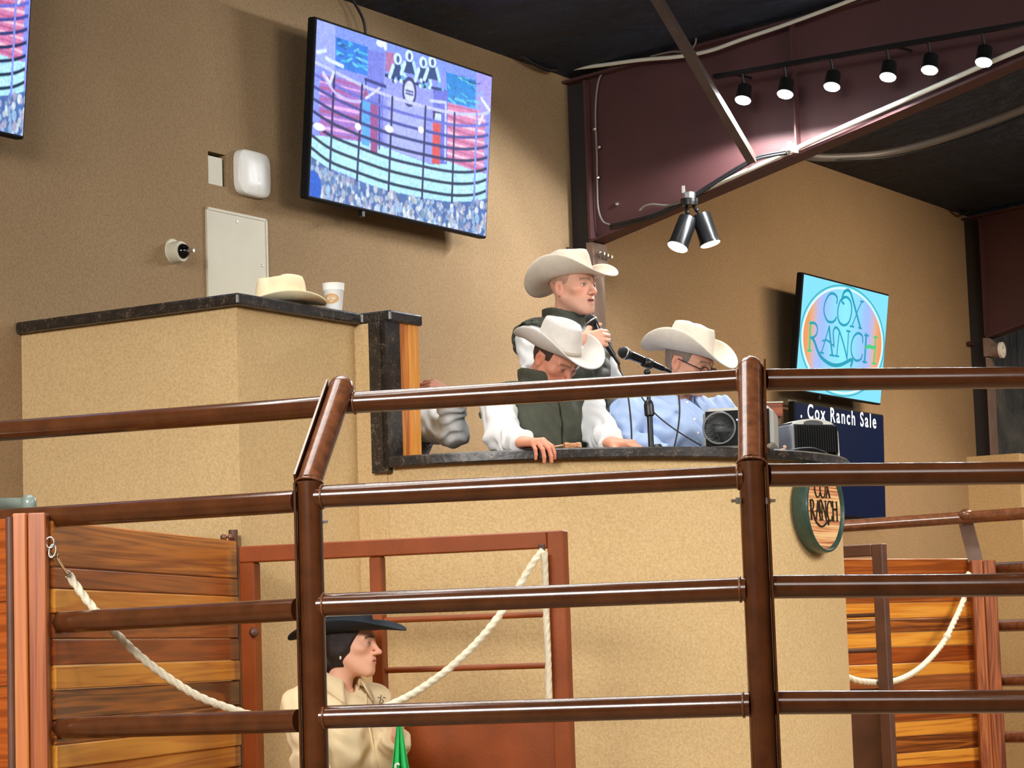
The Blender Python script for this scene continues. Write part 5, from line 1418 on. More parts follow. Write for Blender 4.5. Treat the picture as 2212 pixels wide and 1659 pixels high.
# ================================================================== PEOPLE
from mathutils.bvhtree import BVHTree
def felt(name, col): return plain(name, col, 0.88, 0.0, 0.05, 30.0, 0.25, 500.0, spec=0.2)
M_HATA = felt('ivory_felt', srgb(222, 211, 193)); M_HATB = felt('silver_felt', srgb(210, 204, 197)); M_HATC = felt('pale_felt', srgb(220, 211, 196))
M_HATD = felt('cream_felt', srgb(238, 224, 186)); M_HATE = felt('black_felt', srgb(42, 48, 54))
M_BANDA = plain('ivory_band', srgb(206, 190, 164), 0.7); M_BANDB = plain('silver_band', srgb(176, 164, 148), 0.7); M_BANDE = plain('black_band', srgb(24, 26, 30), 0.6)
M_SHW = plain('white_cotton', srgb(228, 230, 230), 0.85, 0, .03, 30.0, .15, 600.0, spec=.2); M_SHB = plain('blue_cotton', srgb(168, 190, 228), 0.85, 0, .04, 30.0, .15, 600.0, spec=.2)
M_SHK = plain('khaki_cotton', srgb(222, 200, 160), 0.85, 0, .04, 30.0, .15, 600.0, spec=.2)
M_VEST = plain('olive_vest', srgb(64, 66, 52), 0.75, 0, .12, 40.0, .2, 300.0); M_VEST2 = plain('dark_olive_quilt', srgb(56, 58, 46), 0.6, 0, .15, 30.0, .2, 200.0)
M_VEST3 = plain('grey_vest', srgb(92, 88, 86), 0.8)
def hdir(a_deg, pitch): 
    a, p = math.radians(a_deg), math.radians(pitch); return Vector((math.cos(a) * math.cos(p), -math.sin(a) * math.cos(p), -math.sin(p)))
def head_up(fwd): 
    f = Vector(fwd).normalized(); u = Z - f * Z.dot(f); return u.normalized()
def hat_frame(HM, back=-.006, up=.050, tilt=0.0, roll=0.0):
    s_ = HM.to_scale()[0]; m3 = HM.to_3x3().normalized().to_4x4(); m3.translation = HM @ Vector((0, back, up))
    return m3 @ Matrix.Rotation(math.radians(tilt), 4, 'X') @ Matrix.Rotation(math.radians(roll), 4, 'Y')
def on_surface(o, px, py):
    me = o.data; bv = BVHTree.FromPolygons([v.co for v in me.vertices], [p.vertices for p in me.polygons])
    inv = world_of(o).inverted(); r = ray(px, py).normalized()
    h = bv.ray_cast(inv @ EYE, r)
    return h[0], h[1]

# ---------------------------------------------------------------- A: standing, talking into a microphone
SK_A = (226, 172, 146)
YA = 10.30
HC = at_y(1238, 621, YA); fA = hdir(44, 1)
pA = thing('person', 'person standing in ivory cowboy hat and quilted vest, speaking into a microphone', 'person', Vector((HC.x, YA, PF)))
headA = build_head(SK_A, 1.04, HC, fA, head_up(fA), stubble=.28, mouth=.75, brow=(120, 92, 76), flush=.55, squint=.001)
bA = Body(HC - Z * .172 - Vector((fA.x, fA.y, 0)) * .052, (.74, -.67, 0), lean=.02, width=1.04, girth=1.06, length=.52)
elA = at_y(1172, 836, 10.02); wrA = at_y(1256, 741, 9.95)
bA.arm(1, elA, wrA); bA.arm(-1, bA.M @ Vector((-.27, .02, -.30)), bA.M @ Vector((-.22, .22, -.36)))
hv, hf = hand_mesh(1, FIST, .04, (.3, .9)); hM = hand_frame(wrA, (.97, -.06, .20), (.16, -.97, .10))
h2v, h2f = hand_mesh(-1, RELAX); h2M = hand_frame(bA.M @ Vector((-.22, .22, -.36)), bA.M.to_3x3() @ Vector((.1, .9, -.4)), bA.M.to_3x3() @ Vector((-.4, .3, .9)))
def standing_legs(b, floor):
    out = []
    for s_ in (-1, 1):
        hp = b.M @ Vector((s_ * .085, -b.lean, -b.L - .04)); an = Vector((hp.x, hp.y, floor + .07)); kn = (hp + an) / 2 + (b.M.to_3x3() @ Vector((s_ * .01, .02, 0)))
        out.append((hp, kn, an))
    return out
lgA = standing_legs(bA, PF)
make_flesh(bA, pA, SK_A, headA, [(hv, hf, hM), (h2v, h2f, h2M)], lgA); make_legs(bA, pA, lgA, M_JEANS)
for s_ in (-1, 1): eye_mesh(pA, headA[3], s_, (70, 80, 90))
make_shirt(bA, pA, M_SHW, seed=1.0, amp=.007); make_vest(bA, pA, M_VEST2, quilt=.007, collar_h=.085, hole=.070)
hair_shell(pA, headA[3], srgb(182, 142, 120), lambda x, y, z: np.maximum(np.maximum(y - .030 - .3 * (z - .0), -.012 - z - .55 * np.minimum(y + .0, 0)), np.where(np.abs(x) > .05, np.abs(y + .008) * 0 - 1 + 2 * ((np.abs(y + .010) < .02) & (z < .02)), -1) * .01), off=.003)
make_hat(pA, hat_frame(headA[3], -.010, .034, 7, -3), M_HATA, M_BANDA, crown_h=.118, curl=.085, droop=.034, rx=.196, ry=.216, a=.084, b=.106)

# ---------------------------------------------------------------- B: seated, head bowed
SK_B = (216, 150, 122)
YB = 9.86
HB = at_y(1200, 776, YB); fB = hdir(47, 38); fBh = Vector((fB.x, fB.y, 0)).normalized()
pB = thing('person', 'person seated with bowed head, silver cowboy hat, olive vest and white sleeves', 'person', Vector((HB.x, YB, PF)))
headB = build_head(SK_B, 1.02, HB, fB, head_up(fB), stubble=.35, brow=(70, 48, 38), flush=.6, squint=.0025)
bB = Body(HB - Z * .128 - fBh * .075, (.50, -.866, 0), lean=.07, width=1.12, girth=1.1, length=.50)
elB = at_y(1088, 944, 9.66); wrB = at_y(1130, 956, 9.43)
bB.arm(1, elB, wrB); elB2 = at_y(1298, 938, 9.86); wrB2 = at_y(1322, 957, 9.63); bB.arm(-1, elB2, wrB2)
CURL = [(34, 38, 22), (40, 34, 20), (46, 34, 20), (52, 34, 20)]
hv, hf = hand_mesh(1, CURL, .13, (.55, .7)); hM = hand_frame(wrB, (.66, -.72, -.06), (.10, -.30, .94))
h2v, h2f = hand_mesh(-1, RELAX); h2M = hand_frame(wrB2, (.80, -.5, -.12), (.0, -.2, .97))
def seated_legs(b, floor, seat):
    out = []
    for s_ in (-1, 1):
        hp = b.M @ Vector((s_ * .09, -b.lean + .02, -b.L - .02)); kn = hp + (b.M.to_3x3() @ Vector((s_ * .05, .36, -.03))); an = kn + (b.M.to_3x3() @ Vector((0, -.10, 0))) - Z * .40
        an.z = max(an.z, floor + .08); out.append((hp, kn, an))
    return out
lgB = seated_legs(bB, PF, 0)
make_flesh(bB, pB, SK_B, headB, [(hv, hf, hM), (h2v, h2f, h2M)], lgB); make_legs(bB, pB, lgB, M_JEANS)
for s_ in (-1, 1): eye_mesh(pB, headB[3], s_, (50, 40, 34))
make_shirt(bB, pB, M_SHW, seed=2.2, amp=.009); vB = make_vest(bB, pB, M_VEST, quilt=.0022, collar_h=.10, collar_r=.088, hole=.080)
collar_flaps(bB, pB, M_SHW, r=.066, open_=.45, tip=.0, z0=.050, h=.075, stand=True, name='shirt_collar')
hair_shell(pB, headB[3], srgb(62, 42, 32), lambda x, y, z: np.maximum(np.maximum(y - .040, -.055 - z - .4 * np.minimum(y, 0)), -1 + 1.02 * ((np.abs(y + .010) < .022) & (z < .022) & (np.abs(x) > .05))), off=.004)
make_hat(pB, hat_frame(headB[3], -.010, .038, 14, 0), M_HATB, M_BANDB, crown_h=.116, curl=.078, droop=.016, rx=.190, ry=.208, a=.083, b=.105)
# brand patch and zip pulls on the vest
c, nrm = on_surface(vB, 1263, 909)
if c is not None:
    nrm = Vector(nrm).normalized(); rt = Z.cross(nrm).normalized(); upv = nrm.cross(rt)
    rt2 = rt * math.cos(.25) + upv * math.sin(-.25); up2 = upv * math.cos(.25) + rt * math.sin(.25)
    mb = MB(); mb.bbox(c + nrm * .004, rt2 * .014, up2 * .017, nrm * .0015, .001); lb = mb.build('vest_label', M_SHW, pB)
    mb = MB(); mb.tube([c + nrm * .006 + rt2 * (.005 * math.cos(t)) + up2 * (.006 * math.sin(t) - .002) for t in np.linspace(.6, 5.4, 14)], .0012, 5); mb.build('label_mark', plain('label_tan', srgb(176, 120, 70), .8), lb)

# ---------------------------------------------------------------- C: seated in a blue shirt, glasses
SK_C = (214, 158, 132)
YC = 10.08
HCc = at_y(1489, 784, YC); fC = hdir(38, 20); fCh = Vector((fC.x, fC.y, 0)).normalized()
pC = thing('person', 'person seated in pale cowboy hat, glasses and light blue shirt', 'person', Vector((HCc.x, YC, PF)))
headC = build_head(SK_C, 1.04, HCc, fC, head_up(fC), stubble=.2, brow=(90, 74, 66), flush=.45, squint=.0015)
bC = Body(HCc - Z * .150 - fCh * .070, (.46, -.888, 0), lean=.05, width=1.20, girth=1.2, length=.50)
bC.arm(1, at_y(1352, 955, 9.92), at_y(1440, 985, 9.86)); bC.arm(-1, at_y(1590, 950, 10.22), at_y(1600, 985, 10.02))
hands = []
for s_, (a, e) in ((1, ((1440, 985, 9.86), (1, -.2, -.3))), (-1, ((1600, 985, 10.02), (-.3, -.9, -.2)))):
    v, f = hand_mesh(s_, RELAX); hands.append((v, f, hand_frame(at_y(*a), e, (0, 0, 1))))
lgC = seated_legs(bC, PF, 0)
make_flesh(bC, pC, SK_C, headC, hands, lgC); make_legs(bC, pC, lgC, M_JEANS)
for s_ in (-1, 1): eye_mesh(pC, headC[3], s_, (60, 50, 44))
make_shirt(bC, pC, M_SHB, seed=3.7, amp=.010, neck_r=.064)
collar_flaps(bC, pC, M_SHB, r=.074, open_=.50, tip=.045, z0=.002, h=.070, name='shirt_collar')
hair_shell(pC, headC[3], srgb(128, 112, 102), lambda x, y, z: np.maximum(np.maximum(y - .046, -.055 - z - .3 * np.minimum(y, 0)), -1 + 1.02 * ((np.abs(y + .010) < .022) & (z < .022) & (np.abs(x) > .05))), off=.004)
make_hat(pC, hat_frame(headC[3], -.012, .036, 5, -4), M_HATC, M_BANDA, crown_h=.120, curl=.086, droop=.026, rx=.194, ry=.214, a=.084, b=.106)
M_GLS = plain('dark_frames', srgb(48, 26, 20), 0.3)
mb = MB(); HM = headC[3]
for s_ in (-1, 1):
    mb.tube([HM @ Vector((s_ * .033 + .022 * math.cos(t), .104 - .006 * abs(math.cos(t)) * (1 if s_ * math.cos(t) > 0 else 0), -.009 + .015 * math.sin(t))) for t in np.linspace(0, 2 * math.pi, 26)], .0023, 6, False)
    mb.tube([HM @ Vector(p) for p in ((s_ * .055, .098, -.004), (s_ * .072, .060, .002), (s_ * .078, .0, .010), (s_ * .080, -.018, .006))], .0025, 6)
mb.tube([HM @ Vector(p) for p in ((-.011, .104, -.006), (0, .110, -.003), (.011, .104, -.006))], .0017, 6)
mb.build('eyeglasses', M_GLS, pC, True)
# button and placket on the blue shirt
for k, (x, y) in enumerate(((1484, 869), (1500, 905), (1508, 935))):
    c, nrm = on_surface(bpy.data.objects[[o.name for o in bpy.data.objects if o.parent == pC and o.name.startswith('shirt') and 'collar' not in o.name][0]], x, y)
    if c is not None:
        mb = MB(); mb.lathe([(.0055, 0), (.0055, .002), (.004, .0026)], c, nrm, 12); mb.build('button', M_WHITE, pC)

# ---------------------------------------------------------------- D: hidden behind the jamb, arm raised
SK_D = (176, 122, 98)
YD = 10.27
HD = at_y(822, 806, YD); fD = Vector((-.35, -.93, 0))
pD = thing('person', 'person hidden behind the pine jamb, only raised arm and hand showing', 'person', Vector((HD.x, YD, PF)))
headD = build_head(SK_D, 1.0, HD, fD)
bD = Body(HD - Z * .165 + Vector((0, .04, 0)), (-.30, -.954, 0), lean=.05, width=.98, length=.48)
elD = at_y(980, 930, 10.08); wrD = at_y(972, 856, 9.94)
bD.arm(-1, elD, wrD); bD.arm(1, bD.M @ Vector((.27, .0, -.30)), bD.M @ Vector((.22, .2, -.36)))
CURLD = [(40, 50, 30), (44, 52, 30), (46, 54, 30), (46, 54, 30)]
hv, hf = hand_mesh(-1, CURLD, .12, (.5, .6)); hM = hand_frame(wrD, (-.86, .0, .51), (.40, -.70, .58))
h2v, h2f = hand_mesh(1, RELAX); h2M = hand_frame(bD.M @ Vector((.22, .2, -.36)), bD.M.to_3x3() @ Vector((0, 1, -.3)), Z)
lgD = seated_legs(bD, PF, 0)
make_flesh(bD, pD, SK_D, headD, [(hv, hf, hM), (h2v, h2f, h2M)], lgD); make_legs(bD, pD, lgD, M_JEANS)
for s_ in (-1, 1): eye_mesh(pD, headD[3], s_, (50, 40, 34))
make_shirt(bD, pD, M_SHW, seed=4.4, amp=.009); make_vest(bD, pD, M_VEST3, quilt=.001)

# ---------------------------------------------------------------- E: woman in the ring
SK_E = (234, 178, 148)
YE = 8.36
HE = at_y(754, 1391, YE); fE = hdir(16, 1)
pE = thing('person', 'person in black cowboy hat and khaki shirt standing in the ring', 'person', Vector((HE.x, YE, 0)))
headE = build_head(SK_E, .93, HE, fE, head_up(fE), female=True, jaw=.90, brow=(42, 28, 22), flush=.3, stubble=0.0)
bE = Body(HE - Z * .158 - Vector((fE.x, fE.y, 0)) * .036, (.74, -.67, 0), lean=-.0, width=.86, girth=.92, length=.50, female=True)
bE.arm(1, at_y(674, 1652, 8.17), at_y(700, 1760, 8.02)); bE.arm(-1, at_y(832, 1668, 8.38), at_y(858, 1592, 8.22))
hands = []
for s_, a, e, bk in ((1, (700, 1760, 8.02), (.6, -.3, -.7), (-.3, -.8, .5)), (-1, (858, 1592, 8.22), (.15, -.25, .95), (.9, -.2, -.2))):
    v, f = hand_mesh(s_, FIST, .04, (.3, .9), .86); hands.append((v, f, hand_frame(at_y(*a), e, bk)))
lgE = standing_legs(bE, 0.0)
make_flesh(bE, pE, SK_E, headE, hands, lgE); make_legs(bE, pE, lgE, M_JEANS)
for s_ in (-1, 1): eye_mesh(pE, headE[3], s_, (60, 42, 30))
shE = make_shirt(bE, pE, M_SHK, seed=5.1, amp=.006, off=.012, neck_r=.056)
collar_flaps(bE, pE, M_SHK, r=.062, open_=.62, tip=.050, z0=.026, h=.070, name='shirt_collar')
M_HAIRE = plain('dark_brown_hair', srgb(34, 22, 20), 0.45, 0, .3, 120.0, .4, 500.0)
hair_shell(pE, headE[3], None, lambda x, y, z: np.maximum(y - .030 - .55 * np.maximum(z + .01, 0) + .25 * np.maximum(-.03 - z, 0), -.085 - z), off=.012, mat=M_HAIRE, lo=(-.10, -.20, -.30),
           extra=lambda P: smin(smin(s_ell((np.abs(P[0]), P[1], P[2]), (.070, -.020, -.008), (.026, .040, .046)), s_ell(P, (0, -.075, -.050), (.058, .050, .060)), .02), s_cap(P, (0, -.100, -.085), (0, -.115, -.26), .034, .022), .03))
make_hat(pE, hat_frame(headE[3], -.008, .044, 4, 0), M_HATE, M_BANDE, crown_h=.092, curl=.040, droop=.012, rx=.176, ry=.205, a=.076, b=.096)
mb = MB(); e0 = headE[3] @ Vector((.082, -.004, -.036)); mb.sphere(e0, .005, 8, 6); mb.sphere(e0 - Z * .012, .0035, 8, 6, (1, 1, 2)); mb.build('earring', plain('pearl', srgb(230, 224, 206), .3), pE, True)
# stitched mark on the chest, front placket
M_STITCH = plain('black_stitch', srgb(24, 22, 22), .8)
def surf_line(o, pts, r, off=.002):
    q = []
    for x, y in pts:
        c, n_ = on_surface(o, x, y)
        if c is not None: q.append(Vector(c) + Vector(n_) * off)
    return q
mb = MB()
for pts in (((806, 1511), (804, 1515), (805, 1521), (809, 1523)), ((823, 1502), (821, 1512), (818, 1524)), ((815, 1507), (820, 1507)), ((827, 1507), (832, 1508)), ((824, 1511), (828, 1514), (826, 1518), (822, 1520))):
    q = surf_line(shE, pts, .001)
    if len(q) > 1: mb.tube(q, .0011, 5)
mb.build('chest_mark', M_STITCH, pE)
q1 = surf_line(shE, [(790, 1500 + 8 * k) if k < 4 else (790 + 1.6 * (k - 4), 1500 + 8 * k) for k in range(0, 22)], .001, .0005)
if len(q1) > 2:
    mb = MB(); mb.tube(spline(q1, 3), .0045, 6); mb.build('placket', M_SHK, pE, True)
q1 = surf_line(shE, [(778, 1492), (778, 1476), (777, 1466)], .001, .001)
# green flag in her hand
fl = thing('flag', 'green flag hanging beside the woman in khaki', 'flag', at_y(865, 1620, 8.12))
apx = at_y(862, 1560, 8.12); V = []; NR, NC = 16, 22
for i in range(NR):
    t = i / (NR - 1)
    for j in range(NC):
        u = j / (NC - 1)
        x = 857 + 10 * u + t * (-20 + 52 * u); y = 1560 + t * 190
        V.append(at_y(x, y, 8.12 + .035 * t * math.sin(u * 15) + .01 * math.sin(u * 31) * t))
mb = MB(); mb.add(V, [(i * NC + j, i * NC + j + 1, (i + 1) * NC + j + 1, (i + 1) * NC + j) for i in range(NR - 1) for j in range(NC - 1)])
fo = mb.build('cloth', plain('green_nylon', srgb(58, 212, 116), 0.8, 0, .08, 9.0), fl, True); sol = fo.modifiers.new('t', 'SOLIDIFY'); sol.thickness = .0012
mb = MB(); mb.tube([at_y(860, 1545, 8.13), at_y(872, 1780, 8.16)], .005, 8); mb.build('stick', M_WHITE, fl)
mb = MB(); mb.tube(spline([at_y(x, y, 8.085) for x, y in ((855, 1662), (854, 1654), (858, 1650), (863, 1652))]), .004, 6); mb.build('flag_mark', M_WHITE, fl)

# stools under the seated men
def stool(label, b):
    hp = b.M @ Vector((0, -b.lean + .03, -b.L - .13)); t = thing('bar_stool', label, 'stool', Vector((hp.x, hp.y, PF)), 'stools in the auction stand')
    zs_ = hp.z - .02
    mb = MB(); mb.lathe([(.17, -.03), (.18, -.02), (.18, .0), (.165, .012), (.02, .014)], Vector((hp.x, hp.y, zs_ - .012)), Z, 24); mb.build('seat', M_BLACK, t, 40)
    for k in range(4):
        a = math.pi / 4 + k * math.pi / 2; mb = MB(); mb.tube([Vector((hp.x + .10 * math.cos(a), hp.y + .10 * math.sin(a), zs_ - .03)), Vector((hp.x + .17 * math.cos(a), hp.y + .17 * math.sin(a), PF))], .011, 8); mb.build('leg', M_BLACKM, t, True)
    mb = MB(); mb.tube([Vector((hp.x + .15 * math.cos(a), hp.y + .15 * math.sin(a), PF + .18)) for a in np.linspace(0, 2 * math.pi, 25)], .007, 6, False); mb.build('footrest', M_BLACKM, t, True)
stool('black stool under the bowed man in the silver hat', bB); stool('black stool under the man in the blue shirt', bC); stool('black stool under the man behind the jamb', bD)
# ================================================================== THINGS ON THE STAND
# hat and cup on the booth top
hp = at_z(628, 655, BZ + .012)
hb = thing('cowboy_hat', 'cream cowboy hat lying on the granite booth top', 'hat', Vector((hp.x, hp.y, BZ)))
fwdh = Vector((.80, .35, 0)).normalized(); HMx = frame(Vector(W(-1.525, .985, BZ + .017)), Vector((-.90, -.38, -.03)), (-.03, -.05, 1))
v, f = hat_mesh(crown_h=.098, curl=.034, droop=.012, rx=.160, ry=.178, pinch=1.5, dent=.022); ho = mesh_obj('felt_body', xform(v, HMx), f, M_HATD, hb, True)
so = ho.modifiers.new('felt', 'SOLIDIFY'); so.thickness = .004
mb = MB(); NT = 60
for z, k in ((.004, 1.012), (.004, 1.03), (.016, 1.014), (.016, .995)): mb.v += [tuple((math.sin(2 * math.pi * j / NT) * .08 * k, math.cos(2 * math.pi * j / NT) * .101 * k, z)) for j in range(NT)]
mb.f = [(i * NT + j, i * NT + (j + 1) % NT, ((i + 1) % 4) * NT + (j + 1) % NT, ((i + 1) % 4) * NT + j) for i in range(4) for j in range(NT)]
mesh_obj('hat_band', xform(np.array(mb.v), HMx), mb.f, M_HATD, hb, True)
cb_ = W(-1.245, 1.03, BZ); cp = thing('foam_cup', 'white foam cup with a tan oval print on the booth top', 'cup', cb_)
CH = 0.119
mb = MB(); mb.lathe([(.030, 0), (.0315, .004), (.0405, CH - .030), (.0425, CH - .028), (.0435, CH - .004), (.0445, CH), (.0415, CH), (.040, CH - .006), (.029, .006)], cb_, Z, 40); mb.build('cup_body', plain('white_foam', srgb(240, 240, 238), .7), cp, 40)
def cup_pt(ang, z, off=.0006):
    r = .0315 + (.0405 - .0315) * (z / (CH - .03)) + off; base = math.atan2(-cb_.y, -cb_.x) + math.radians(-16)
    return cb_ + Vector((r * math.cos(base + ang), r * math.sin(base + ang), z))
mb = MB(); V = [cup_pt(0, .055)]; NE = 36
for i in range(NE): V.append(cup_pt(0.86 * math.cos(2 * math.pi * i / NE), .055 + .020 * math.sin(2 * math.pi * i / NE)))
for i in range(NE): V.append(cup_pt(0.50 * math.cos(2 * math.pi * i / NE), .055 + .012 * math.sin(2 * math.pi * i / NE)))
mb.add(V, [(1 + i, 1 + (i + 1) % NE, 1 + NE + (i + 1) % NE, 1 + NE + i) for i in range(NE)] + [(0, 1 + NE + i, 1 + NE + (i + 1) % NE) for i in range(NE)]); mb.build('printed_oval', plain('tan_print', srgb(206, 164, 112), .7), cp, True)
mb = MB()
for pts in ([(-.26, .064), (-.30, .058), (-.26, .052), (-.22, .053)], [(-.15, .066), (-.17, .052)], [(-.05, .052), (0, .066), (.06, .052)], [(.12, .066), (.12, .052)], [(.2, .062), (.26, .060), (.22, .050)], [(-.16, .048), (.14, .046)], [(-.1, .043), (.1, .042)]):
    mb.tube([cup_pt(-a * 1.7, z, .001) for a, z in pts], .0013, 5)
mb.build('print_marks', plain('cup_mark', srgb(240, 226, 206), .7), cp)

# round hanging sign on the stand front
SD = CD + CR; sgc = Vector(W(CS + .0, SD + .062, at_d(1768, 1097, SD + .062).z)); SR = .181
sg = thing('round_sign', 'round carved wooden sign with green rim on the podium front', 'sign', sgc)
M_GRIM = plain('green_rim_paint', srgb(44, 72, 62), 0.4, 0, .25, 20.0, .2, 60.0, coat=.3)
mb = MB(); mb.lathe([(SR * .97, -.064), (SR, -.058), (SR, -.010), (SR * .985, .002), (SR * .94, .004), (SR * .90, -.004), (SR * .885, -.012)], sgc, WN, 64); mb.build('rim', M_GRIM, sg, 50)
M_SIGN, nt, b = new_mat('carved_sign_face')
tc = nt.nodes.new('ShaderNodeTexCoord'); mp = nt.nodes.new('ShaderNodeMapping'); mp.inputs['Scale'].default_value = (2.0, 2.0, 75.0)
nt.links.new(tc.outputs['Object'], mp.inputs[0]); nz = nt.nodes.new('ShaderNodeTexNoise'); nz.inputs['Scale'].default_value = 1.3; nz.inputs['Detail'].default_value = 2.0
nt.links.new(mp.outputs[0], nz.inputs['Vector']); r = ramp(nt, [(.34, srgb(176, 100, 64)), (.46, srgb(222, 158, 108)), (.58, srgb(240, 200, 140))])
nt.links.new(nz.outputs['Fac'], r.inputs[0]); nt.links.new(r.outputs[0], b.inputs['Base Color']); b.inputs['Roughness'].default_value = .6; bump(nt, b, nz.outputs['Fac'], .7, .01)
mb = MB(); mb.lathe([(SR * .90, -.016), (SR * .90, -.010), (.001, -.010)], sgc, WN, 64); mb.build('carved_face', M_SIGN, sg)
M_LET = plain('dark_carved_letters', srgb(52, 40, 22), .6)
def disc_pt(u, v, h): return sgc + WU * (u * SR * .88) - Z * (v * SR * .88) + WN * h
letters = {}
bounds = [0, 1, 2, 7, 12, 16, 17 + 5, 23, 30]
groups = [(0, 1), (1, 2), (2, 7), (7, 12), (12, 17), (17, 22), (22, 23), (23, 30)]
st = cox_uv()
for gi, (a, b2) in enumerate(groups):
    mb = MB()
    for kind, wd, p in st[a:b2]:
        P2 = [((x - .5) / .49 * .98, (y - .5) / .49 * .98) for x, y in p]
        hw = wd * .75
        for i in range(len(P2) - 1):
            x0, y0 = P2[i]; x1, y1 = P2[i + 1]; L = math.hypot(x1 - x0, y1 - y0) + 1e-9; nx, ny = -(y1 - y0) / L * hw, (x1 - x0) / L * hw
            ex, ey = (x1 - x0) / L * hw * .5, (y1 - y0) / L * hw * .5
            q = [(x0 - ex + nx, y0 - ey + ny), (x1 + ex + nx, y1 + ey + ny), (x1 + ex - nx, y1 + ey - ny), (x0 - ex - nx, y0 - ey - ny)]
            mb.hexa([disc_pt(*k, -.011) for k in q] + [disc_pt(*k, -.005) for k in q])
    mb.build('letter', M_LET, sg)
# counter top points
def ctop(px, py, dz=0.0): p = at_z(px, py, PZ + dz); return p
# gavel head and handle
gv = thing('gavel', 'small striped wooden gavel lying on the counter', 'gavel', at_y(1236, 968, 9.60))
gc = at_y(1236, 961, 9.60); gc.z = PZ + .021; gx = Vector((.96, .28, 0))
M_GAV = wood('gavel_wood', srgb(176, 122, 78), srgb(126, 78, 44), 0, 2.0, 2.0)
mb = MB(); mb.lathe([(.018, -.034), (.020, -.030), (.020, -.017), (.0175, -.015), (.0175, .013), (.020, .015), (.020, .030), (.018, .034)], gc, gx, 24); mb.build('gavel_head', M_GAV, gv, 40)
mb = MB(); mb.tube([gc, gc + Vector((-.05, .19, -.004))], [.008, .010], 10); mb.build('gavel_handle', M_GAV, gv, True)
# pen in the seated man's hand
pen = thing('pen', 'thin pen held in the bowed man’s right hand'.replace('’', "'"), 'pen', at_y(1198, 966, 9.41))
mb = MB(); mb.tube([at_y(1180, 968, 9.40), at_y(1216, 962, 9.47)], .0038, 8); mb.build('barrel', plain('tan_pen', srgb(214, 158, 112), .5), pen, True)
mb = MB(); mb.tube([at_y(1180, 968, 9.40), at_y(1184, 967.5, 9.40)], .0065, 8); mb.build('pen_cap', M_WHITE, pen, True)
# microphones
M_MESH = plain('mic_grille', srgb(30, 30, 32), .45, .4, 0, 8, .6, 900.0)
M_MICB = plain('mic_body', srgb(24, 26, 30), .22, .3, coat=.4)
def microphone(t, head, tail, r=.0245):
    ax = (tail - head).normalized(); L = (tail - head).length
    mb = MB(); mb.lathe([(.004, -.026), (.014, -.022), (.0215, -.012), (.0245, 0), (.0245, .010), (.0225, .020)], head, ax, 24); mb.build('grille', M_MESH, t, True)
    mb = MB(); mb.lathe([(.0252, -.001), (.0256, .002), (.0252, .005)], head, ax, 24); mb.build('grille_ring', M_CHROME, t, True)
    mb = MB(); mb.lathe([(.0225, .020), (.0185, .032), (.0175, .050), (.0125, L - .03), (.0115, L), (.006, L + .002)], head, ax, 24); mb.build('handle', M_MICB, t, 40)
    mb = MB(); mb.lathe([(.0085, L), (.0080, L + .030), (.004, L + .045)], head, ax, 12); mb.build('plug', M_BLACK, t, 40)
    return ax, L
hm = thing('microphone', 'handheld black microphone in the standing speaker’s fist'.replace('’', "'"), 'microphone', at_y(1275, 690, 9.98))
mh, mt_ = at_y(1277, 692, 9.985), at_y(1326, 768, 9.985)
microphone(hm, mh, mt_)
mb = MB(); mb.tube(spline([at_y(1336, 786, 9.985), at_y(1340, 800, 9.98), at_y(1352, 830, 9.9), at_y(1362, 900, 9.8), at_y(1366, 985, 9.74)]), .0035, 8); mb.build('mic_cable', M_BWIRE, hm, True)
sm = thing('microphone', 'black and silver microphone held in the stand clip', 'microphone', at_y(1390, 775, 9.66))
microphone(sm, at_y(1348, 762, 9.60), at_y(1432, 796, 9.72), .024)
stn = thing('microphone_stand', 'black microphone stand on the counter before the blue shirt', 'microphone stand', Vector((at_y(1406, 965, 9.63).x, 9.63, PZ)))
sb = Vector((at_y(1407, 965, 9.63).x, 9.64, PZ)); topc = at_y(1398, 806, 9.65)
mb = MB(); mb.lathe([(.075, 0), (.076, .006), (.068, .014), (.020, .020), (.012, .03)], sb + Vector((.03, .06, 0)), Z, 32); mb.build('base', M_BLACK, stn, 40)
mb = MB(); mb.tube([sb + Vector((.0, .0, .012)), at_y(1403, 893, 9.645)], .0115, 12); mb.build('lower_tube', M_BLACKM, stn, 40)
mb = MB(); mb.lathe([(.013, 0), (.020, .006), (.020, .045), (.016, .060), (.010, .066)], at_y(1403.5, 900, 9.645), (at_y(1400, 860, 9.645) - at_y(1403.5, 900, 9.645)), 16); mb.build('clutch', M_BLACK, stn, 40)
mb = MB(); mb.tube([at_y(1403, 885, 9.645), topc], .008, 12); mb.build('upper_tube', M_BLACKM, stn, 40)
mb = MB(); mb.sphere(topc + Z * .004, .014, 12, 8); ax_ = (at_y(1432, 796, 9.72) - at_y(1348, 762, 9.60)).normalized(); pc_ = at_y(1398, 784, 9.67); mb.tube([pc_ - ax_ * .018, pc_ + ax_ * .02], .0205, 14); mb.build('clip', M_BLACK, stn, True)
cable('cable', 'black cable hanging from the stand microphone to the counter', [at_y(x, y, Y) for x, y, Y in ((1440, 800, 9.74), (1458, 816, 9.76), (1466, 850, 9.77), (1468, 890, 9.76), (1464, 930, 9.73), (1456, 968, 9.70))], .0035, M_BWIRE)
cable('cable', 'thin dark cable slanting from the stand to the loudspeaker', [at_y(x, y, Y) for x, y, Y in ((1380, 848, 9.66), (1396, 872, 9.64), (1420, 898, 9.63), (1450, 922, 9.62), (1480, 942, 9.63), (1514, 962, 9.66))], .003, M_BWIRE)
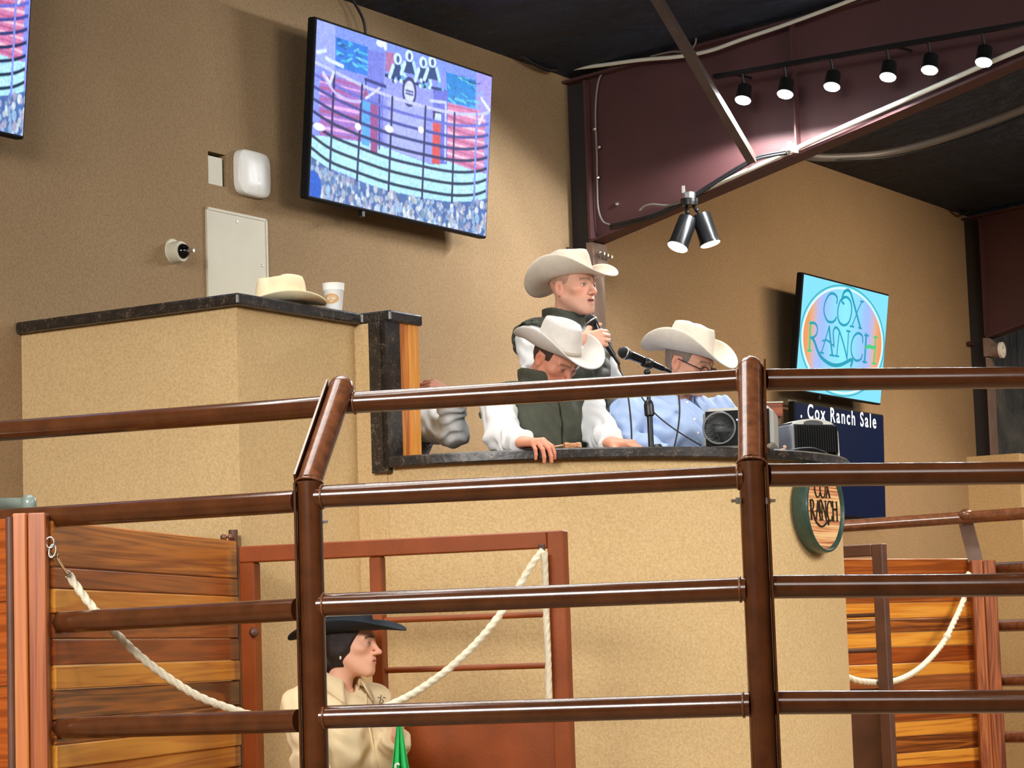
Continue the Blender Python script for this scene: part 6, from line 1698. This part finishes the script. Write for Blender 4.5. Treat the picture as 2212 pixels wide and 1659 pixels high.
# loudspeaker
sc0 = at_y(1594, 922, 9.74); sc0.z = PZ + .088
spk = thing('loudspeaker', 'small grey loudspeaker with black cone behind the fence post', 'loudspeaker', Vector((sc0.x, sc0.y, PZ)))
fx = Vector((.93, -.22, .0)).normalized(); fy = Vector((-.22, -.93, .10)).normalized(); fz = fx.cross(fy) * -1
fz = Z if fz.z < 0 else fz; fz = (Z - fy * Z.dot(fy)).normalized()
M_SPK = plain('grey_speaker_shell', srgb(150, 148, 140), .5); M_CONE = plain('speaker_cone', srgb(40, 43, 44), .8, spec=.2)
mb = MB(); mb.bbox(sc0 - fy * .08, fx * .142, fy * .09, fz * .086, .022); mb.build('cabinet', M_SPK, spk, 30)
mb = MB(); mb.bbox(sc0 + fy * .0105, fx * .128, fy * .004, fz * .070, .003); mb.build('front_panel', M_MATTE, spk)
wc = sc0 - fx * .072 + fy * .014
mb = MB(); mb.lathe([(.0660, 0), (.0680, .006), (.0640, .010), (.0600, .006)], wc, fy, 40); mb.build('woofer_ring', plain('dark_ring', srgb(90, 92, 92), .35), spk, True)
mb = MB(); mb.lathe([(.0610, .006), (.058, .004), (.030, -.002), (.022, -.002), (.012, .003), (.001, .005)], wc, fy, 40); mb.build('woofer_cone', M_CONE, spk, True)
tcn = sc0 + fx * .070 + fy * .014; mb = MB(); mb.lathe([(.035, 0), (.035, .004), (.012, .002), (.001, .005)], tcn, fy, 28); mb.build('tweeter', M_CONE, spk, True)
mb = MB(); mb.lathe([(.004, 0), (.004, .003)], sc0 - fx * .0 + fz * .03 + fy * .014, fy, 10); mb.build('power_light', emission('violet_led', srgb(90, 70, 255), 1.5), spk)
mb = MB(); mb.bbox(sc0 - fz * .083 + fy * .012, fx * .12, fy * .006, fz * .003, .001); mb.build('chin_strip', M_SPK, spk)
# ribbed black amplifier with silver handle shell
ac = at_y(1737, 944, 10.28); ac.z = PZ + .072
amp = thing('portable_amplifier', 'ribbed black portable amplifier with silver handle, by the sign', 'amplifier', Vector((ac.x, ac.y, PZ)))
ax = Vector((.88, .42, 0)).normalized(); ay = Vector((.42, -.88, 0)).normalized()
mb = MB(); mb.bbox(ac, ax * .118, ay * .085, Z * .070, .018); mb.build('case', M_MATTE, amp, 30)
for k in range(17):
    mb = MB(); mb.bbox(ac + ax * (-.078 + k * .0115) + ay * .0855, ax * .0036, ay * .004, Z * .056, .001); mb.build('rib', M_MATTE, amp)
prof = [(-.120, .030), (-.118, .052), (-.095, .070), (-.05, .082), (0, .087), (.05, .083), (.09, .071), (.112, .052), (.121, .030), (.124, -.070), (.117, -.070), (.112, .020), (.10, .046), (.06, .058)]
inner = [(-.02, .050), (-.07, .050), (-.108, .030)]
mb = MB(); poly = [ac + ax * x + Z * z - ay * .03 for x, z in prof + inner]; mb.prism(poly, ay * .105); mb.build('silver_shell', plain('silver_plastic', srgb(186, 186, 178), .35), amp, 30)
mb = MB(); NE = 24
pts = [ac + ax * (.0 + .048 * math.cos(t)) + Z * (.067 + .013 * math.sin(t)) + ay * .0765 for t in np.linspace(0, 2 * math.pi, NE, endpoint=False)]
mb.prism(pts, -ay * .05 + ay * .0505); mb.build('handle_opening', M_BLACK, amp)
mb = MB(); mb.bbox(ac - ax * .112 + ay * .04, ax * .012, ay * .05, Z * .06, .006); mb.build('corner_guard', plain('grey_corner', srgb(110, 114, 120), .4), amp)
cable('cable', 'black cable coil on the counter before the amplifier', [at_y(x, y, Y) for x, y, Y in ((1700, 976, 10.0), (1725, 970, 10.03), (1755, 969, 10.1), (1780, 977, 10.14), (1792, 988, 10.16), (1770, 984, 10.05), (1745, 978, 10.02), (1715, 977, 9.98))], .005, M_BWIRE)
stw = thing('tablet_stand', 'thin white stand at the far end of the counter', 'stand', at_y(1800, 988, 10.45))
b0 = at_y(1800, 986, 10.43); mb = MB(); mb.bbox(b0 + Vector((.0, 0, .0)), (.012, 0, 0), (0, .02, 0), (0, 0, .006), .002); mb.build('foot', M_WHITE, stw)
mb = MB(); mb.tube([b0 + Vector((-.006, 0, 0)), at_y(1798, 938, 10.43), at_y(1788, 915, 10.43)], .006, 8); mb.build('arm', M_WHITE, stw, True)
hk2 = thing('cloth_scrap', 'small peach coloured scrap on the counter beside the amplifier', 'scrap', at_y(1688, 972, 9.9))
mb = MB(); mb.tube(spline([at_y(x, y, 9.93) for x, y in ((1668, 974), (1684, 973), (1692, 971), (1696, 965), (1692, 966))]), .0055, 8); mb.build('fold', plain('peach', srgb(226, 180, 146), .7), hk2, True)
# block behind the post, wall outlet
blk = thing('wooden_box', 'small brown wooden box with a white top edge past the post', 'box', at_y(1672, 900, 10.6))
bc_ = at_y(1668, 888, 10.6); mb = MB(); mb.bbox(bc_, (.042, 0, 0), (0, .05, 0), (0, 0, .030), .004); mb.build('box_body', wood('box_wood', srgb(150, 76, 40), srgb(112, 52, 26), 0, 4.0), blk)
mb = MB(); mb.bbox(bc_ + Z * .033, (.044, 0, 0), (0, .052, 0), (0, 0, .003), .001); mb.build('lid', M_CREAM, blk)
mb = MB(); sup = Vector((bc_.x, bc_.y, 0)); mb.box(Vector((bc_.x, bc_.y, (bc_.z - .03 + PF) / 2)), (.03, 0, 0), (0, .03, 0), (0, 0, (bc_.z - .03 - PF) / 2)); mb.build('pedestal', M_STEEL_D, blk)
ol = thing('wall_outlet', 'cream power outlet on the wall left of the navy television', 'outlet', at_d(1712, 893, 0))
oc = at_d(1712, 893, .0); mb = MB(); mb.bbox(oc + WN * .004, WU * .055, WN * .004, Z * .085, .003); mb.build('cover', M_CREAM, ol)
for dz in (-.03, .03):
    mb = MB(); mb.bbox(oc + WN * .010 + Z * dz + WU * .01, WU * .018, WN * .006, Z * .016, .002); mb.build('plug', M_BLACK, ol)
